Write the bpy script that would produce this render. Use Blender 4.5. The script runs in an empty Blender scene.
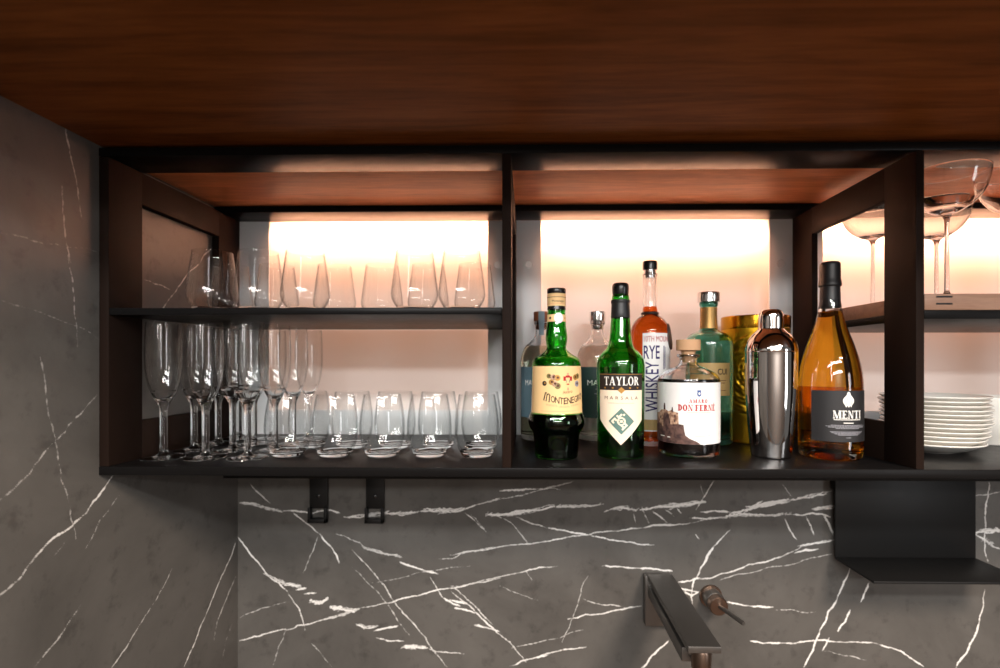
import bpy, bmesh, math, random
import numpy as np
from mathutils import Vector, Matrix

SC = bpy.context.scene
COL = SC.collection
R = math.radians
random.seed(7)
EYE = 1.60                      # eye height above the floor; all H below are heights relative to the eye

# ------------------------------------------------------------------ camera, world, lights, exposure
YAW = R(1.0); FPX = 500.0; CX = 519.3; CY = 363.0
cam_d = bpy.data.cameras.new('camera'); cam = bpy.data.objects.new('camera', cam_d); COL.objects.link(cam)
cam.location = (0, 0, EYE); cam.rotation_euler = (R(90), 0, YAW)
cam_d.sensor_width = 36; cam_d.lens = FPX * 36 / 1000
cam_d.shift_x = -(CX - 500) / 1000; cam_d.shift_y = (CY - 334) / 1000
cam_d.clip_start = 0.02
cam_d.dof.use_dof = True; cam_d.dof.focus_distance = 0.85; cam_d.dof.aperture_fstop = 2.4
SC.camera = cam
SC.view_settings.view_transform = 'Standard'; SC.view_settings.look = 'None'
SC.view_settings.gamma = 1.0; SC.view_settings.use_curve_mapping = False
SC.view_settings.exposure = 0.0
try:
    SC.cycles.max_bounces = 28; SC.cycles.transmission_bounces = 28; SC.cycles.transparent_max_bounces = 64
    SC.cycles.glossy_bounces = 6; SC.cycles.diffuse_bounces = 5
    SC.cycles.caustics_reflective = False; SC.cycles.sample_clamp_indirect = 6.0
except Exception:
    pass

w = bpy.data.worlds.new('room_ambience'); SC.world = w; w.use_nodes = True
w.node_tree.nodes['Background'].inputs['Color'].default_value = (1.0, 0.95, 0.9, 1)
w.node_tree.nodes['Background'].inputs['Strength'].default_value = 0.12

def area(name, loc, target, sx, sy, power, color, spread=None):
    l = bpy.data.lights.new(name, 'AREA'); l.shape = 'RECTANGLE'; l.size = sx; l.size_y = sy
    l.energy = power; l.color = color
    if spread: l.spread = R(spread)
    o = bpy.data.objects.new(name, l); COL.objects.link(o); o.location = loc
    o.rotation_euler = (Vector(target) - Vector(loc)).to_track_quat('-Z', 'Y').to_euler()
    return o
# the room behind the camera: slim linear lamps and a downlight under its ceiling, a window far to the right
area('linear_lamp', (0.0, -0.95, 2.36), (0.0, 1.0, 1.42), 2.0, 0.10, 33, (1.0, 0.985, 0.96))
area('linear_lamp_side', (-0.50, -1.20, 2.40), (0.1, 1.0, 1.42), 0.09, 1.2, 9, (1.0, 0.985, 0.96))
area('linear_lamp_far', (0.3, -2.5, 2.42), (0.20, 1.0, 1.42), 2.0, 0.12, 36, (1.0, 0.985, 0.96))
area('downlight', (0.95, -0.72, 2.62), (0.70, 1.0, 0.75), 0.45, 0.45, 60, (1.0, 0.80, 0.64))
area('room_window', (2.6, -1.6, 1.55), (0.5, 1.0, 1.2), 0.5, 1.3, 16, (0.97, 0.98, 1.0))
area('rear_fill', (0.4, -2.55, 2.6), (0.4, -3.2, 1.3), 0.8, 0.2, 60, (1.0, 0.95, 0.9))  # added fill, brightens the rear wall for the shaker's reflections
LED = (1.0, 0.47, 0.27)
for x0, x1 in ((-0.575, -0.085), (0.030, 0.525), (0.645, 1.135)):   # light strips behind the rear top rail, facing the panels
    area('cabinet_light_strip', ((x0 + x1) / 2, 1.110, EYE + 0.309), ((x0 + x1) / 2, 1.138, EYE + 0.286), x1 - x0, 0.008, 2.8, LED)

# ------------------------------------------------------------------ geometry helpers
def px_on_y(x, y, Y):
    """point of the plane at depth Y seen at a photo pixel"""
    t = (x - CX) / FPX
    X = Y * (t * math.cos(YAW) - math.sin(YAW)) / (math.cos(YAW) + t * math.sin(YAW))
    D = -X * math.sin(YAW) + Y * math.cos(YAW)
    return X, (CY - y) * D / FPX, D
def px_on_x(x, y, X):
    t = (x - CX) / FPX
    Y = X * (math.cos(YAW) + t * math.sin(YAW)) / (t * math.cos(YAW) - math.sin(YAW))
    D = -X * math.sin(YAW) + Y * math.cos(YAW)
    return Y, (CY - y) * D / FPX, D

def lin(c):
    c = c / 255.0
    return c / 12.92 if c <= 0.04045 else ((c + 0.055) / 1.055) ** 2.4
def rgb(r, g, b): return (lin(r), lin(g), lin(b), 1.0)

class Geo:
    """collects vertices and faces of ONE mesh"""
    def __init__(s): s.v = []; s.f = []; s.m = []
    def add(s, vs, fs, mi=0):
        b = len(s.v); s.v += [tuple(p) for p in vs]; s.f += [tuple(b + i for i in f) for f in fs]; s.m += [mi] * len(fs)
        return s
    def bm(s, bm, mi=0):
        bm.verts.index_update()
        s.add([v.co[:] for v in bm.verts], [[v.index for v in f.verts] for f in bm.faces], mi); bm.free(); return s
    def box(s, x0, x1, y0, y1, z0, z1, bev=0.0008, mi=0, mat=None):
        bm = bmesh.new(); bmesh.ops.create_cube(bm, size=1)
        for v in bm.verts:
            v.co = Vector(((x0 + x1) / 2 + v.co.x * (x1 - x0), (y0 + y1) / 2 + v.co.y * (y1 - y0), (z0 + z1) / 2 + v.co.z * (z1 - z0)))
        if bev: bmesh.ops.bevel(bm, geom=bm.edges[:], offset=bev, segments=2, profile=0.5, affect='EDGES')
        if mat is not None: bm.transform(mat)
        return s.bm(bm, mi)
    def lathe(s, prof, segs=56, mi=0, mat=None):
        vs = []; fs = []; rings = []
        for r, z in prof:
            if r < 1e-6: rings.append([len(vs)]); vs.append((0, 0, z))
            else:
                rings.append(list(range(len(vs), len(vs) + segs)))
                vs += [(r * math.cos(2 * math.pi * k / segs), r * math.sin(2 * math.pi * k / segs), z) for k in range(segs)]
        for a, b in zip(rings, rings[1:]):
            for k in range(segs):
                k2 = (k + 1) % segs
                if len(a) == 1 and len(b) == 1: continue
                if len(a) == 1: fs.append((a[0], b[k2], b[k]))
                elif len(b) == 1: fs.append((a[k], a[k2], b[0]))
                else: fs.append((a[k], a[k2], b[k2], b[k]))
        if mat is not None: vs = [tuple(mat @ Vector(p)) for p in vs]
        return s.add(vs, fs, mi)
    def build(s, name, mats, parent=None, loc=(0, 0, 0), smooth=True, angle=35):
        me = bpy.data.meshes.new(name); me.from_pydata(s.v, [], s.f)
        for m in (mats if isinstance(mats, (list, tuple)) else [mats]): me.materials.append(m)
        if any(s.m): me.polygons.foreach_set('material_index', s.m)
        bm = bmesh.new(); bm.from_mesh(me)
        if s.f and len(s.f) > 3: bmesh.ops.remove_doubles(bm, verts=bm.verts, dist=1e-6)
        bm.to_mesh(me); bm.free()
        if smooth:
            me.polygons.foreach_set('use_smooth', [True] * len(me.polygons)); me.set_sharp_from_angle(angle=R(angle))
        me.update()
        o = bpy.data.objects.new(name, me); COL.objects.link(o); o.location = loc
        if parent: o.parent = parent
        return o

def curve(pts, n=5):
    """smooth profile; a point given twice in a row is a corner"""
    runs = [[]]
    for p in pts:
        if runs[-1] and runs[-1][-1] == p: runs.append([p])
        else: runs[-1].append(p)
    out = []
    for run in runs:
        if len(run) == 1: out.append(run[0]); continue
        P = [np.array(p) for p in run]
        for i in range(len(P) - 1):
            p1, p2 = P[i], P[i + 1]
            L = np.linalg.norm(p2 - p1)
            m1 = (P[i + 1] - P[i - 1]) / (np.linalg.norm(P[i + 1] - P[i - 1]) + 1e-9) if i > 0 else (p2 - p1) / (L + 1e-9)
            m2 = (P[i + 2] - P[i]) / (np.linalg.norm(P[i + 2] - P[i]) + 1e-9) if i + 2 < len(P) else (p2 - p1) / (L + 1e-9)
            for k in range(n):
                t = k / n
                h = (2*t**3 - 3*t**2 + 1) * p1 + (t**3 - 2*t**2 + t) * L * m1 + (-2*t**3 + 3*t**2) * p2 + (t**3 - t**2) * L * m2
                out.append((max(h[0], 0.0), h[1]))
        out.append(tuple(run[-1]))
    res = []
    for p in out:
        if not res or abs(p[0] - res[-1][0]) + abs(p[1] - res[-1][1]) > 1e-7: res.append(p)
    return res

def vessel(outer, t, floor, smooth_n=5):
    """closed glass wall: outer profile (from the axis up to the rim) and its inner offset"""
    o = curve(outer, smooth_n)
    inner = []
    for i, (r, z) in enumerate(o):
        a = o[max(i - 1, 0)]; b = o[min(i + 1, len(o) - 1)]
        dr, dz = b[0] - a[0], b[1] - a[1]; L = math.hypot(dr, dz) + 1e-9
        ri, zi = r - t * dz / L, z + t * dr / L
        if zi > floor + 0.001 and ri > 0.001: inner.append((ri, zi))
    inner[-1] = (inner[-1][0], o[-1][1])
    last = inner[0]
    return o + list(reversed(inner)) + [(last[0] * 0.9, floor + 0.0003), (last[0] * 0.5, floor), (0, floor)], inner

def rfun(outer, n=5):
    o = [p for p in curve(outer, n)]
    best = {}
    zs = np.array([p[1] for p in o]); rs = np.array([p[0] for p in o])
    idx = np.argsort(zs, kind='stable'); zs = zs[idx]; rs = rs[idx]
    return lambda z: float(np.interp(z, zs, rs))

def patch(rf, a0, a1, z0, z1, na=28, nz=6, off=0.0003):
    """a sheet that follows a bottle between two angles (degrees, 0 = towards the front) and two heights"""
    f0 = z0 if callable(z0) else (lambda t: z0); f1 = z1 if callable(z1) else (lambda t: z1)
    vs = []; fs = []
    for i in range(na + 1):
        t = i / na; a = R(a0 + (a1 - a0) * t)
        for j in range(nz + 1):
            z = f0(t) + (f1(t) - f0(t)) * j / nz; r = rf(z) + off
            vs.append((r * math.sin(a), -r * math.cos(a), z))
    for i in range(na):
        for j in range(nz):
            k = i * (nz + 1) + j; fs.append((k, k + nz + 1, k + nz + 2, k + 1))
    return vs, fs
def wrap(vf, rf, ang, zc, off=0.0006):
    """lays a flat drawing (metres) round a bottle, cutting long faces so they follow the curve"""
    vs, fs = vf; P = [tuple(p) for p in vs]; tris = []; todo = []
    for f in fs:
        if max(P[i][0] for i in f) - min(P[i][0] for i in f) < 0.0045: tris.append(tuple(f))
        else: todo += [(f[0], f[k], f[k + 1]) for k in range(1, len(f) - 1)] if len(f) > 3 else [tuple(f)]
    mids = {}
    while todo:
        f = todo.pop(); k = max(range(3), key=lambda e: abs(P[f[e]][0] - P[f[(e + 1) % 3]][0])); a, b, c = f[k], f[(k + 1) % 3], f[(k + 2) % 3]
        if abs(P[a][0] - P[b][0]) < 0.0045: tris.append(f); continue
        key = (min(a, b), max(a, b))
        if key not in mids: mids[key] = len(P); P.append(((P[a][0] + P[b][0]) / 2, (P[a][1] + P[b][1]) / 2))
        m = mids[key]; todo += [(a, m, c), (m, b, c)]
    out = []
    for u, v in P:
        r = rf(zc + v) + off; a = R(ang) + u / r
        out.append((r * math.sin(a), -r * math.cos(a), zc + v))
    return out, tris

DG = None
def text2d(s, h, width=None, bold=0.0, spacing=1.0, rot=False):
    cu = bpy.data.curves.new('lettering_outline', 'FONT'); cu.body = s; cu.size = 1; cu.space_character = spacing
    cu.align_x = 'CENTER'; cu.resolution_u = 3; cu.offset = bold
    o = bpy.data.objects.new('lettering_outline', cu); COL.objects.link(o)
    bpy.context.view_layer.update()
    me = bpy.data.meshes.new_from_object(o.evaluated_get(bpy.context.evaluated_depsgraph_get()))
    vs = np.array([v.co[:2] for v in me.vertices]); fs = [tuple(p.vertices) for p in me.polygons]
    bpy.data.objects.remove(o); bpy.data.curves.remove(cu); bpy.data.meshes.remove(me)
    lo, hi = vs.min(0), vs.max(0); vs = vs - (lo + hi) / 2
    k = h / (hi[1] - lo[1]); kx = width / (hi[0] - lo[0]) if width else k
    vs = vs * (kx, k)
    if rot: vs = np.stack([-vs[:, 1], vs[:, 0]], 1)
    return [tuple(p) for p in vs], fs

def serif2d(s, h, width=None, gap=0.16, thick=0.21, thin=0.075):
    """roman capitals drawn stroke by stroke"""
    V = []; F = []
    tw, th, sf, so = thick, thin, thin, 0.09
    x = 0.0
    def quad(p): V.extend(p); n = len(V); F.append((n - 4, n - 3, n - 2, n - 1))
    def bar(x0, x1, y0, y1): quad([(x + x0, y0), (x + x1, y0), (x + x1, y1), (x + x0, y1)])
    def dia(xa, ya, xb, yb, w_): quad([(x + xa, ya), (x + xa + w_, ya), (x + xb + w_, yb), (x + xb, yb)])
    def stem(x0, w_, y0=0, y1=1, bot=True, top=True):
        bar(x0, x0 + w_, y0, y1)
        if bot: bar(x0 - so, x0 + w_ + so, y0, y0 + sf)
        if top: bar(x0 - so, x0 + w_ + so, y1 - sf, y1)
    def ring(cx, cy, rx, ry, a0, a1):
        n = 20
        for i in range(n):
            p = []
            for a in (a0 + (a1 - a0) * i / n, a0 + (a1 - a0) * (i + 1) / n):
                c, q = math.cos(R(a)), math.sin(R(a)); p.append(((x + cx + rx * c, cy + ry * q), (x + cx + (rx - tw) * c, cy + (ry - th) * q)))
            quad([p[0][0], p[1][0], p[1][1], p[0][1]])
    for ch in s:
        if ch == ' ': x += 0.32; continue
        if ch == 'A': dia(0.06, 0, 0.40, 1, 0.10); dia(0.66, 0, 0.36, 1, 0.23); bar(0.2, 0.75, 0.28, 0.35); bar(0, 0.25, 0, sf); bar(0.58, 0.97, 0, sf); W = 0.97
        elif ch == 'T': stem(0.31, tw, top=False); bar(0, 0.83, 1 - th, 1); bar(0, 0.06, 0.78, 1); bar(0.77, 0.83, 0.78, 1); W = 0.83
        elif ch == 'Y': dia(0.33, 0.42, 0.06, 1, 0.23); dia(0.42, 0.42, 0.68, 1, 0.1); stem(0.33, tw, 0, 0.46, top=False); bar(0, 0.36, 1 - sf, 1); bar(0.58, 0.86, 1 - sf, 1); W = 0.86
        elif ch == 'L': stem(0.08, tw); bar(0.08, 0.72, 0, th); bar(0.66, 0.72, 0, 0.27); W = 0.72
        elif ch == 'O': ring(0.44, 0.5, 0.44, 0.52, 0, 360); W = 0.88
        elif ch == 'G': ring(0.44, 0.5, 0.44, 0.52, 40, 330); bar(0.66, 0.86, 0.05, 0.45); bar(0.55, 0.9, 0.4, 0.47); W = 0.9
        elif ch == 'D': stem(0.08, tw); ring(0.28, 0.5, 0.55, 0.5, -90, 90); W = 0.83
        elif ch == 'R': stem(0.08, tw); ring(0.3, 0.75, 0.42, 0.25, -90, 90); bar(0.2, 0.35, 0.5, 0.57); bar(0.2, 0.35, 0.93, 1); dia(0.62, 0, 0.34, 0.52, 0.22); bar(0.6, 0.92, 0, sf); W = 0.88
        elif ch == 'N': stem(0.1, 0.09); stem(0.72, 0.09, bot=False); dia(0.60, 0, 0.08, 1, 0.22); W = 0.9
        elif ch == 'M': stem(0.1, 0.09); stem(0.86, tw); dia(0.46, 0, 0.1, 1, 0.2); dia(0.5, 0, 0.86, 1, 0.1); W = 1.16
        elif ch in 'EÉF':
            stem(0.08, tw); bar(0.08, 0.70, 1 - th, 1); bar(0.64, 0.70, 0.76, 1); bar(0.2, 0.52, 0.47, 0.54); bar(0.47, 0.52, 0.38, 0.63)
            if ch != 'F': bar(0.08, 0.74, 0, th); bar(0.68, 0.74, 0, 0.25)
            if ch == 'É': dia(0.30, 1.08, 0.46, 1.28, 0.14)
            W = 0.74
        elif ch == 'I': stem(0.09, tw); W = 0.39
        else: W = 0.3
        x += W + gap
    v = np.array(V); lo = v.min(0); hi = v.max(0); c = np.array([(lo[0] + hi[0]) / 2, 0.5])
    v = (v - c) * ((width / (hi[0] - lo[0])) if width else h, h)
    return [tuple(p) for p in v], F

def disc2d(cx, cy, rx, ry=None, n=18):
    ry = ry or rx
    vs = [(cx, cy)] + [(cx + rx * math.cos(2 * math.pi * k / n), cy + ry * math.sin(2 * math.pi * k / n)) for k in range(n)]
    return vs, [(0, k + 1, (k + 1) % n + 1) for k in range(n)]
def rect2d(x0, x1, y0, y1, n=8):
    vs = []; fs = []
    for i in range(n + 1):
        x = x0 + (x1 - x0) * i / n; vs += [(x, y0), (x, y1)]
    return vs, [(2 * i, 2 * i + 2, 2 * i + 3, 2 * i + 1) for i in range(n)]
def skyline2d(pts, base):
    """filled silhouette above a base line; pts = (u, top)"""
    vs = []; fs = []
    us = np.array([p[0] for p in pts], float)
    for i, (u, t) in enumerate(pts): vs += [(u, base), (u, t)]
    return vs, [(2 * i, 2 * i + 2, 2 * i + 3, 2 * i + 1) for i in range(len(pts) - 1)]

# ------------------------------------------------------------------ object helpers
def tag(o, label=None, cat=None, group=None, kind=None):
    if label: o['label'] = label
    if cat: o['category'] = cat
    if group: o['group'] = group
    if kind: o['kind'] = kind
    return o
def thing(name, label, cat, loc=(0, 0, 0), group=None, face=False, turn=0):
    o = bpy.data.objects.new(name, None); COL.objects.link(o); o.location = loc; o.empty_display_size = 0.02
    if face: o.rotation_euler.z = -math.atan2(loc[0], loc[1]) + R(turn)
    return tag(o, label, cat, group)
def kids(o): return [c for c in bpy.data.objects if c.parent == o]
def copy_tree(o, parent=None):
    c = o.copy(); COL.objects.link(c)
    if parent: c.parent = parent
    for ch in kids(o): copy_tree(ch, c)
    return c

# ------------------------------------------------------------------ materials
def new_mat(name):
    m = bpy.data.materials.new(name); m.use_nodes = True
    return m, m.node_tree.nodes, m.node_tree.links, m.node_tree.nodes['Principled BSDF']
def plain(name, col, rough=0.5, metal=0.0, spec=0.5, coat=0.0, noise=0.0):
    m, n, l, b = new_mat(name)
    b.inputs['Base Color'].default_value = col; b.inputs['Roughness'].default_value = rough
    b.inputs['Metallic'].default_value = metal; b.inputs['Specular IOR Level'].default_value = spec
    b.inputs['Coat Weight'].default_value = coat; b.inputs['Coat Roughness'].default_value = 0.08
    if noise:
        t = n.new('ShaderNodeTexCoord'); x = n.new('ShaderNodeTexNoise'); x.inputs['Scale'].default_value = 60; x.inputs['Detail'].default_value = 5
        r = n.new('ShaderNodeMapRange'); r.inputs['To Min'].default_value = rough - noise; r.inputs['To Max'].default_value = rough + noise
        l.new(t.outputs['Object'], x.inputs['Vector']); l.new(x.outputs['Fac'], r.inputs['Value']); l.new(r.outputs['Result'], b.inputs['Roughness'])
    return m
def glass(name, col=(1, 1, 1, 1), ior=1.45, rough=0.0):
    m, n, l, b = new_mat(name)
    b.inputs['Base Color'].default_value = col; b.inputs['Roughness'].default_value = rough
    b.inputs['IOR'].default_value = ior; b.inputs['Transmission Weight'].default_value = 1.0
    return m
def wood(name, dark, light, scale=(1.2, 14, 14), rough=0.42, spec=0.4):
    m, n, l, b = new_mat(name)
    t = n.new('ShaderNodeTexCoord'); mp = n.new('ShaderNodeMapping'); mp.inputs['Scale'].default_value = scale
    a = n.new('ShaderNodeTexNoise'); a.inputs['Scale'].default_value = 3.0; a.inputs['Detail'].default_value = 8; a.inputs['Roughness'].default_value = 0.62; a.inputs['Distortion'].default_value = 0.6
    mp2 = n.new('ShaderNodeMapping'); mp2.inputs['Scale'].default_value = (scale[0] * 9, scale[1] * 22, scale[2] * 22)
    f = n.new('ShaderNodeTexNoise'); f.inputs['Scale'].default_value = 2.0; f.inputs['Detail'].default_value = 4
    mx = n.new('ShaderNodeMath'); mx.operation = 'MULTIPLY_ADD'; mx.inputs[1].default_value = 0.35
    rp = n.new('ShaderNodeValToRGB'); rp.color_ramp.elements[0].position = 0.42; rp.color_ramp.elements[1].position = 0.86
    rp.color_ramp.elements[0].color = dark; rp.color_ramp.elements[1].color = light
    l.new(t.outputs['Object'], mp.inputs['Vector']); l.new(mp.outputs['Vector'], a.inputs['Vector'])
    l.new(t.outputs['Object'], mp2.inputs['Vector']); l.new(mp2.outputs['Vector'], f.inputs['Vector'])
    l.new(f.outputs['Fac'], mx.inputs[0]); l.new(a.outputs['Fac'], mx.inputs[2]); l.new(mx.outputs['Value'], rp.inputs['Fac'])
    l.new(rp.outputs['Color'], b.inputs['Base Color']); b.inputs['Roughness'].default_value = rough; b.inputs['Specular IOR Level'].default_value = spec
    bp = n.new('ShaderNodeBump'); bp.inputs['Strength'].default_value = 0.08; bp.inputs['Distance'].default_value = 0.001
    l.new(mx.outputs['Value'], bp.inputs['Height']); l.new(bp.outputs['Normal'], b.inputs['Normal'])
    return m
def marble(name):
    m, n, l, b = new_mat(name)
    t = n.new('ShaderNodeTexCoord')
    a = n.new('ShaderNodeTexNoise'); a.inputs['Scale'].default_value = 3.2; a.inputs['Detail'].default_value = 9; a.inputs['Roughness'].default_value = 0.62; a.inputs['Distortion'].default_value = 0.5
    rp = n.new('ShaderNodeValToRGB')
    rp.color_ramp.elements[0].position = 0.30; rp.color_ramp.elements[0].color = (0.072, 0.068, 0.063, 1)
    rp.color_ramp.elements[1].position = 0.72; rp.color_ramp.elements[1].color = (0.140, 0.133, 0.124, 1)
    sp = n.new('ShaderNodeTexNoise'); sp.inputs['Scale'].default_value = 26; sp.inputs['Detail'].default_value = 5; sp.inputs['Roughness'].default_value = 0.7
    sr = n.new('ShaderNodeMapRange'); sr.inputs['From Min'].default_value = 0.32; sr.inputs['From Max'].default_value = 0.45; sr.inputs['To Min'].default_value = 0.72; sr.inputs['To Max'].default_value = 1.0
    mu = n.new('ShaderNodeMix'); mu.data_type = 'RGBA'; mu.blend_type = 'MULTIPLY'; mu.inputs['Factor'].default_value = 1.0
    at = n.new('ShaderNodeAttribute'); at.attribute_name = 'vein'
    br = n.new('ShaderNodeTexNoise'); br.inputs['Scale'].default_value = 150; br.inputs['Detail'].default_value = 4
    wo = n.new('ShaderNodeMath'); wo.operation = 'MULTIPLY_ADD'; wo.inputs[1].default_value = 0.9
    of = n.new('ShaderNodeMath'); of.operation = 'ADD'; of.inputs[1].default_value = -0.45
    th = n.new('ShaderNodeMapRange'); th.interpolation_type = 'SMOOTHSTEP'; th.inputs['From Min'].default_value = 0.36; th.inputs['From Max'].default_value = 0.60
    am = n.new('ShaderNodeAttribute'); am.attribute_name = 'vein_strength'
    mm = n.new('ShaderNodeMath'); mm.operation = 'MULTIPLY'
    mx = n.new('ShaderNodeMix'); mx.data_type = 'RGBA'
    for k in (a, sp, br): l.new(t.outputs['Object'], k.inputs['Vector'])
    l.new(a.outputs['Fac'], rp.inputs['Fac']); l.new(sp.outputs['Fac'], sr.inputs['Value'])
    l.new(rp.outputs['Color'], mu.inputs[6]); l.new(sr.outputs['Result'], mu.inputs[7])
    l.new(br.outputs['Fac'], wo.inputs[0]); l.new(at.outputs['Fac'], wo.inputs[2]); l.new(wo.outputs['Value'], of.inputs[0]); l.new(of.outputs['Value'], th.inputs['Value']); l.new(th.outputs['Result'], mm.inputs[0]); l.new(am.outputs['Fac'], mm.inputs[1])
    l.new(mm.outputs['Value'], mx.inputs[0]); l.new(mu.outputs[2], mx.inputs[6]); mx.inputs[7].default_value = (0.80, 0.79, 0.77, 1)
    l.new(mx.outputs[2], b.inputs['Base Color'])
    b.inputs['Roughness'].default_value = 0.42; b.inputs['Specular IOR Level'].default_value = 0.4
    return m

M = {}
M['wood'] = wood('walnut_veneer', (0.115, 0.0330, 0.0060, 1), (0.320, 0.110, 0.026, 1), rough=0.5, spec=0.12)
M['painted_lit_wood'] = wood('painted_lit_walnut', (0.55, 0.175, 0.066, 1), (0.90, 0.35, 0.145, 1), (2, 14, 14))  # walnut lightened so the LED glow sits in its colour
M['shelf_wood'] = wood('shelf_walnut', (0.20, 0.10, 0.06, 1), (0.34, 0.19, 0.12, 1), (2, 20, 20))
M['marble'] = marble('grey_marble')
M['black'] = plain('black_lacquered_metal', (0.0065, 0.006, 0.006, 1), 0.32, 0.0, 0.07, noise=0.05)
M['black_satin'] = plain('black_satin_lacquer', (0.0135, 0.0078, 0.0058, 1), 0.6, 0.0, 0.05, noise=0.04)
M['black_matt'] = plain('matt_black_metal', (0.010, 0.0098, 0.0098, 1), 0.45, 0.0, 0.25, noise=0.05)
M['bronze'] = plain('dark_bronze_metal', (0.17, 0.160, 0.150, 1), 0.38, 0.85, 0.5, noise=0.05)
M['copper'] = plain('brushed_copper_bronze', (0.25, 0.175, 0.135, 1), 0.32, 1.0)
M['plate_grey'] = plain('grey_back_plate', (0.84, 0.85, 0.86, 1), 0.35, 0.0, 0.5)
M['cap_grey'] = plain('satin_fixing_cap', (0.80, 0.80, 0.80, 1), 0.3, 0.2)
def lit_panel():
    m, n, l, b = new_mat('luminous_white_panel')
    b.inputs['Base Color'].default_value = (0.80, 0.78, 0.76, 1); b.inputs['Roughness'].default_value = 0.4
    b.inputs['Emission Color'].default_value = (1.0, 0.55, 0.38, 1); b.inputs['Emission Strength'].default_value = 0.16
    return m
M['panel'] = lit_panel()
M['glass'] = glass('clear_glass', (0.985, 0.99, 0.99, 1), 1.47)
def thin_glass():
    """blown glass a millimetre thick: mirror-like by angle, otherwise seen straight through"""
    m, n, l, b = new_mat('thin_blown_glass'); n.remove(b)
    lw = n.new('ShaderNodeLayerWeight'); lw.inputs['Blend'].default_value = 0.5
    p = n.new('ShaderNodeMath'); p.operation = 'POWER'; p.inputs[1].default_value = 5.0
    f = n.new('ShaderNodeMath'); f.operation = 'MULTIPLY_ADD'; f.inputs[1].default_value = 0.93; f.inputs[2].default_value = 0.035
    q = n.new('ShaderNodeMath'); q.operation = 'POWER'; q.inputs[1].default_value = 6.0
    c = n.new('ShaderNodeMix'); c.data_type = 'RGBA'; c.inputs[6].default_value = (0.985, 0.988, 0.988, 1); c.inputs[7].default_value = (0.55, 0.58, 0.58, 1)
    t = n.new('ShaderNodeBsdfTransparent'); g = n.new('ShaderNodeBsdfGlossy'); g.inputs['Roughness'].default_value = 0.0
    mx = n.new('ShaderNodeMixShader')
    l.new(lw.outputs['Facing'], p.inputs[0]); l.new(p.outputs[0], f.inputs[0]); l.new(lw.outputs['Facing'], q.inputs[0]); l.new(q.outputs[0], c.inputs[0])
    l.new(c.outputs[2], t.inputs['Color']); l.new(f.outputs[0], mx.inputs[0]); l.new(t.outputs[0], mx.inputs[1]); l.new(g.outputs[0], mx.inputs[2])
    l.new(mx.outputs[0], n['Material Output'].inputs['Surface']); return m
M['thin_glass'] = thin_glass()
M['china'] = plain('white_china', (0.82, 0.80, 0.75, 1), 0.25, 0, 0.5, coat=0.3)
M['steel'] = plain('polished_steel', (0.82, 0.80, 0.79, 1), 0.055, 1.0)
M['chrome'] = plain('silver_stopper', (0.75, 0.75, 0.76, 1), 0.15, 1.0)
M['foil'] = plain('black_foil', (0.012, 0.012, 0.013, 1), 0.42, 0.0, 0.5)
M['black_plastic'] = plain('glossy_black_cap', (0.010, 0.010, 0.010, 1), 0.25)
M['cork'] = plain('pale_cork', rgb(205, 160, 120), 0.75)
M['cork_wood'] = plain('red_brown_wood_stopper', rgb(150, 88, 58), 0.55)
M['green_glass'] = glass('green_bottle_glass', (0.10, 0.60, 0.10, 1), 1.5)
M['teal_glass'] = glass('teal_bottle_glass', (0.30, 0.66, 0.58, 1), 1.5)
M['dark_liquid'] = glass('dark_liqueur', (0.035, 0.012, 0.006, 1), 1.34)
M['amaro_liquid'] = plain('near_black_amaro', (0.008, 0.004, 0.003, 1), 0.1)
M['marsala_liquid'] = glass('amber_brown_wine', (0.42, 0.20, 0.07, 1), 1.34)
M['rye_liquid'] = glass('orange_whiskey', (0.78, 0.135, 0.012, 1), 1.34)
M['gin_liquid'] = glass('clear_spirit', (0.93, 0.93, 0.90, 1), 1.34)
M['pale_liquid'] = glass('pale_green_spirit', (0.80, 0.83, 0.72, 1), 1.34)
M['amber_liquid'] = glass('amber_wine', (0.88, 0.35, 0.022, 1), 1.34)
M['cream_label'] = plain('cream_paper', rgb(240, 200, 142), 0.7)
M['ivory_label'] = plain('ivory_paper', rgb(242, 224, 200), 0.7)
M['white_label'] = plain('white_paper', rgb(235, 233, 231), 0.6)
M['black_label'] = plain('black_paper', rgb(30, 29, 31), 0.6)
M['ink_black'] = plain('black_ink', rgb(38, 26, 20), 0.7)
M['ink_brown'] = plain('brown_ink', rgb(88, 44, 26), 0.7)
M['ink_red'] = plain('red_ink', rgb(172, 26, 32), 0.7)
M['ink_pink'] = plain('pink_ink', rgb(222, 150, 120), 0.7)
M['ink_navy'] = plain('navy_ink', rgb(52, 40, 98), 0.7)
M['ink_blue'] = plain('blue_ink', rgb(62, 92, 150), 0.7)
M['ink_white'] = plain('white_ink', rgb(240, 238, 232), 0.6)
M['ink_gold'] = plain('gold_ink', rgb(176, 130, 62), 0.45, 0.4)
M['ink_green'] = plain('grey_green_ink', rgb(92, 124, 116), 0.7)
M['ink_olive'] = plain('olive_ink', rgb(120, 112, 60), 0.6)
M['ink_grey'] = plain('grey_ink', rgb(150, 150, 158), 0.5)
def printed(name, c1, c2, sc):
    m, n, l, b = new_mat(name); t = n.new('ShaderNodeTexCoord'); x = n.new('ShaderNodeTexNoise'); x.inputs['Scale'].default_value = sc; x.inputs['Detail'].default_value = 4
    r = n.new('ShaderNodeValToRGB'); r.color_ramp.elements[0].position = 0.38; r.color_ramp.elements[1].position = 0.62; r.color_ramp.elements[0].color = c1; r.color_ramp.elements[1].color = c2
    l.new(t.outputs['Object'], x.inputs['Vector']); l.new(x.outputs['Fac'], r.inputs['Fac']); l.new(r.outputs['Color'], b.inputs['Base Color']); b.inputs['Roughness'].default_value = 0.7; return m
M['stone_paint'] = printed('printed_stone', rgb(120, 80, 62), rgb(206, 170, 142), 170)
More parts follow.
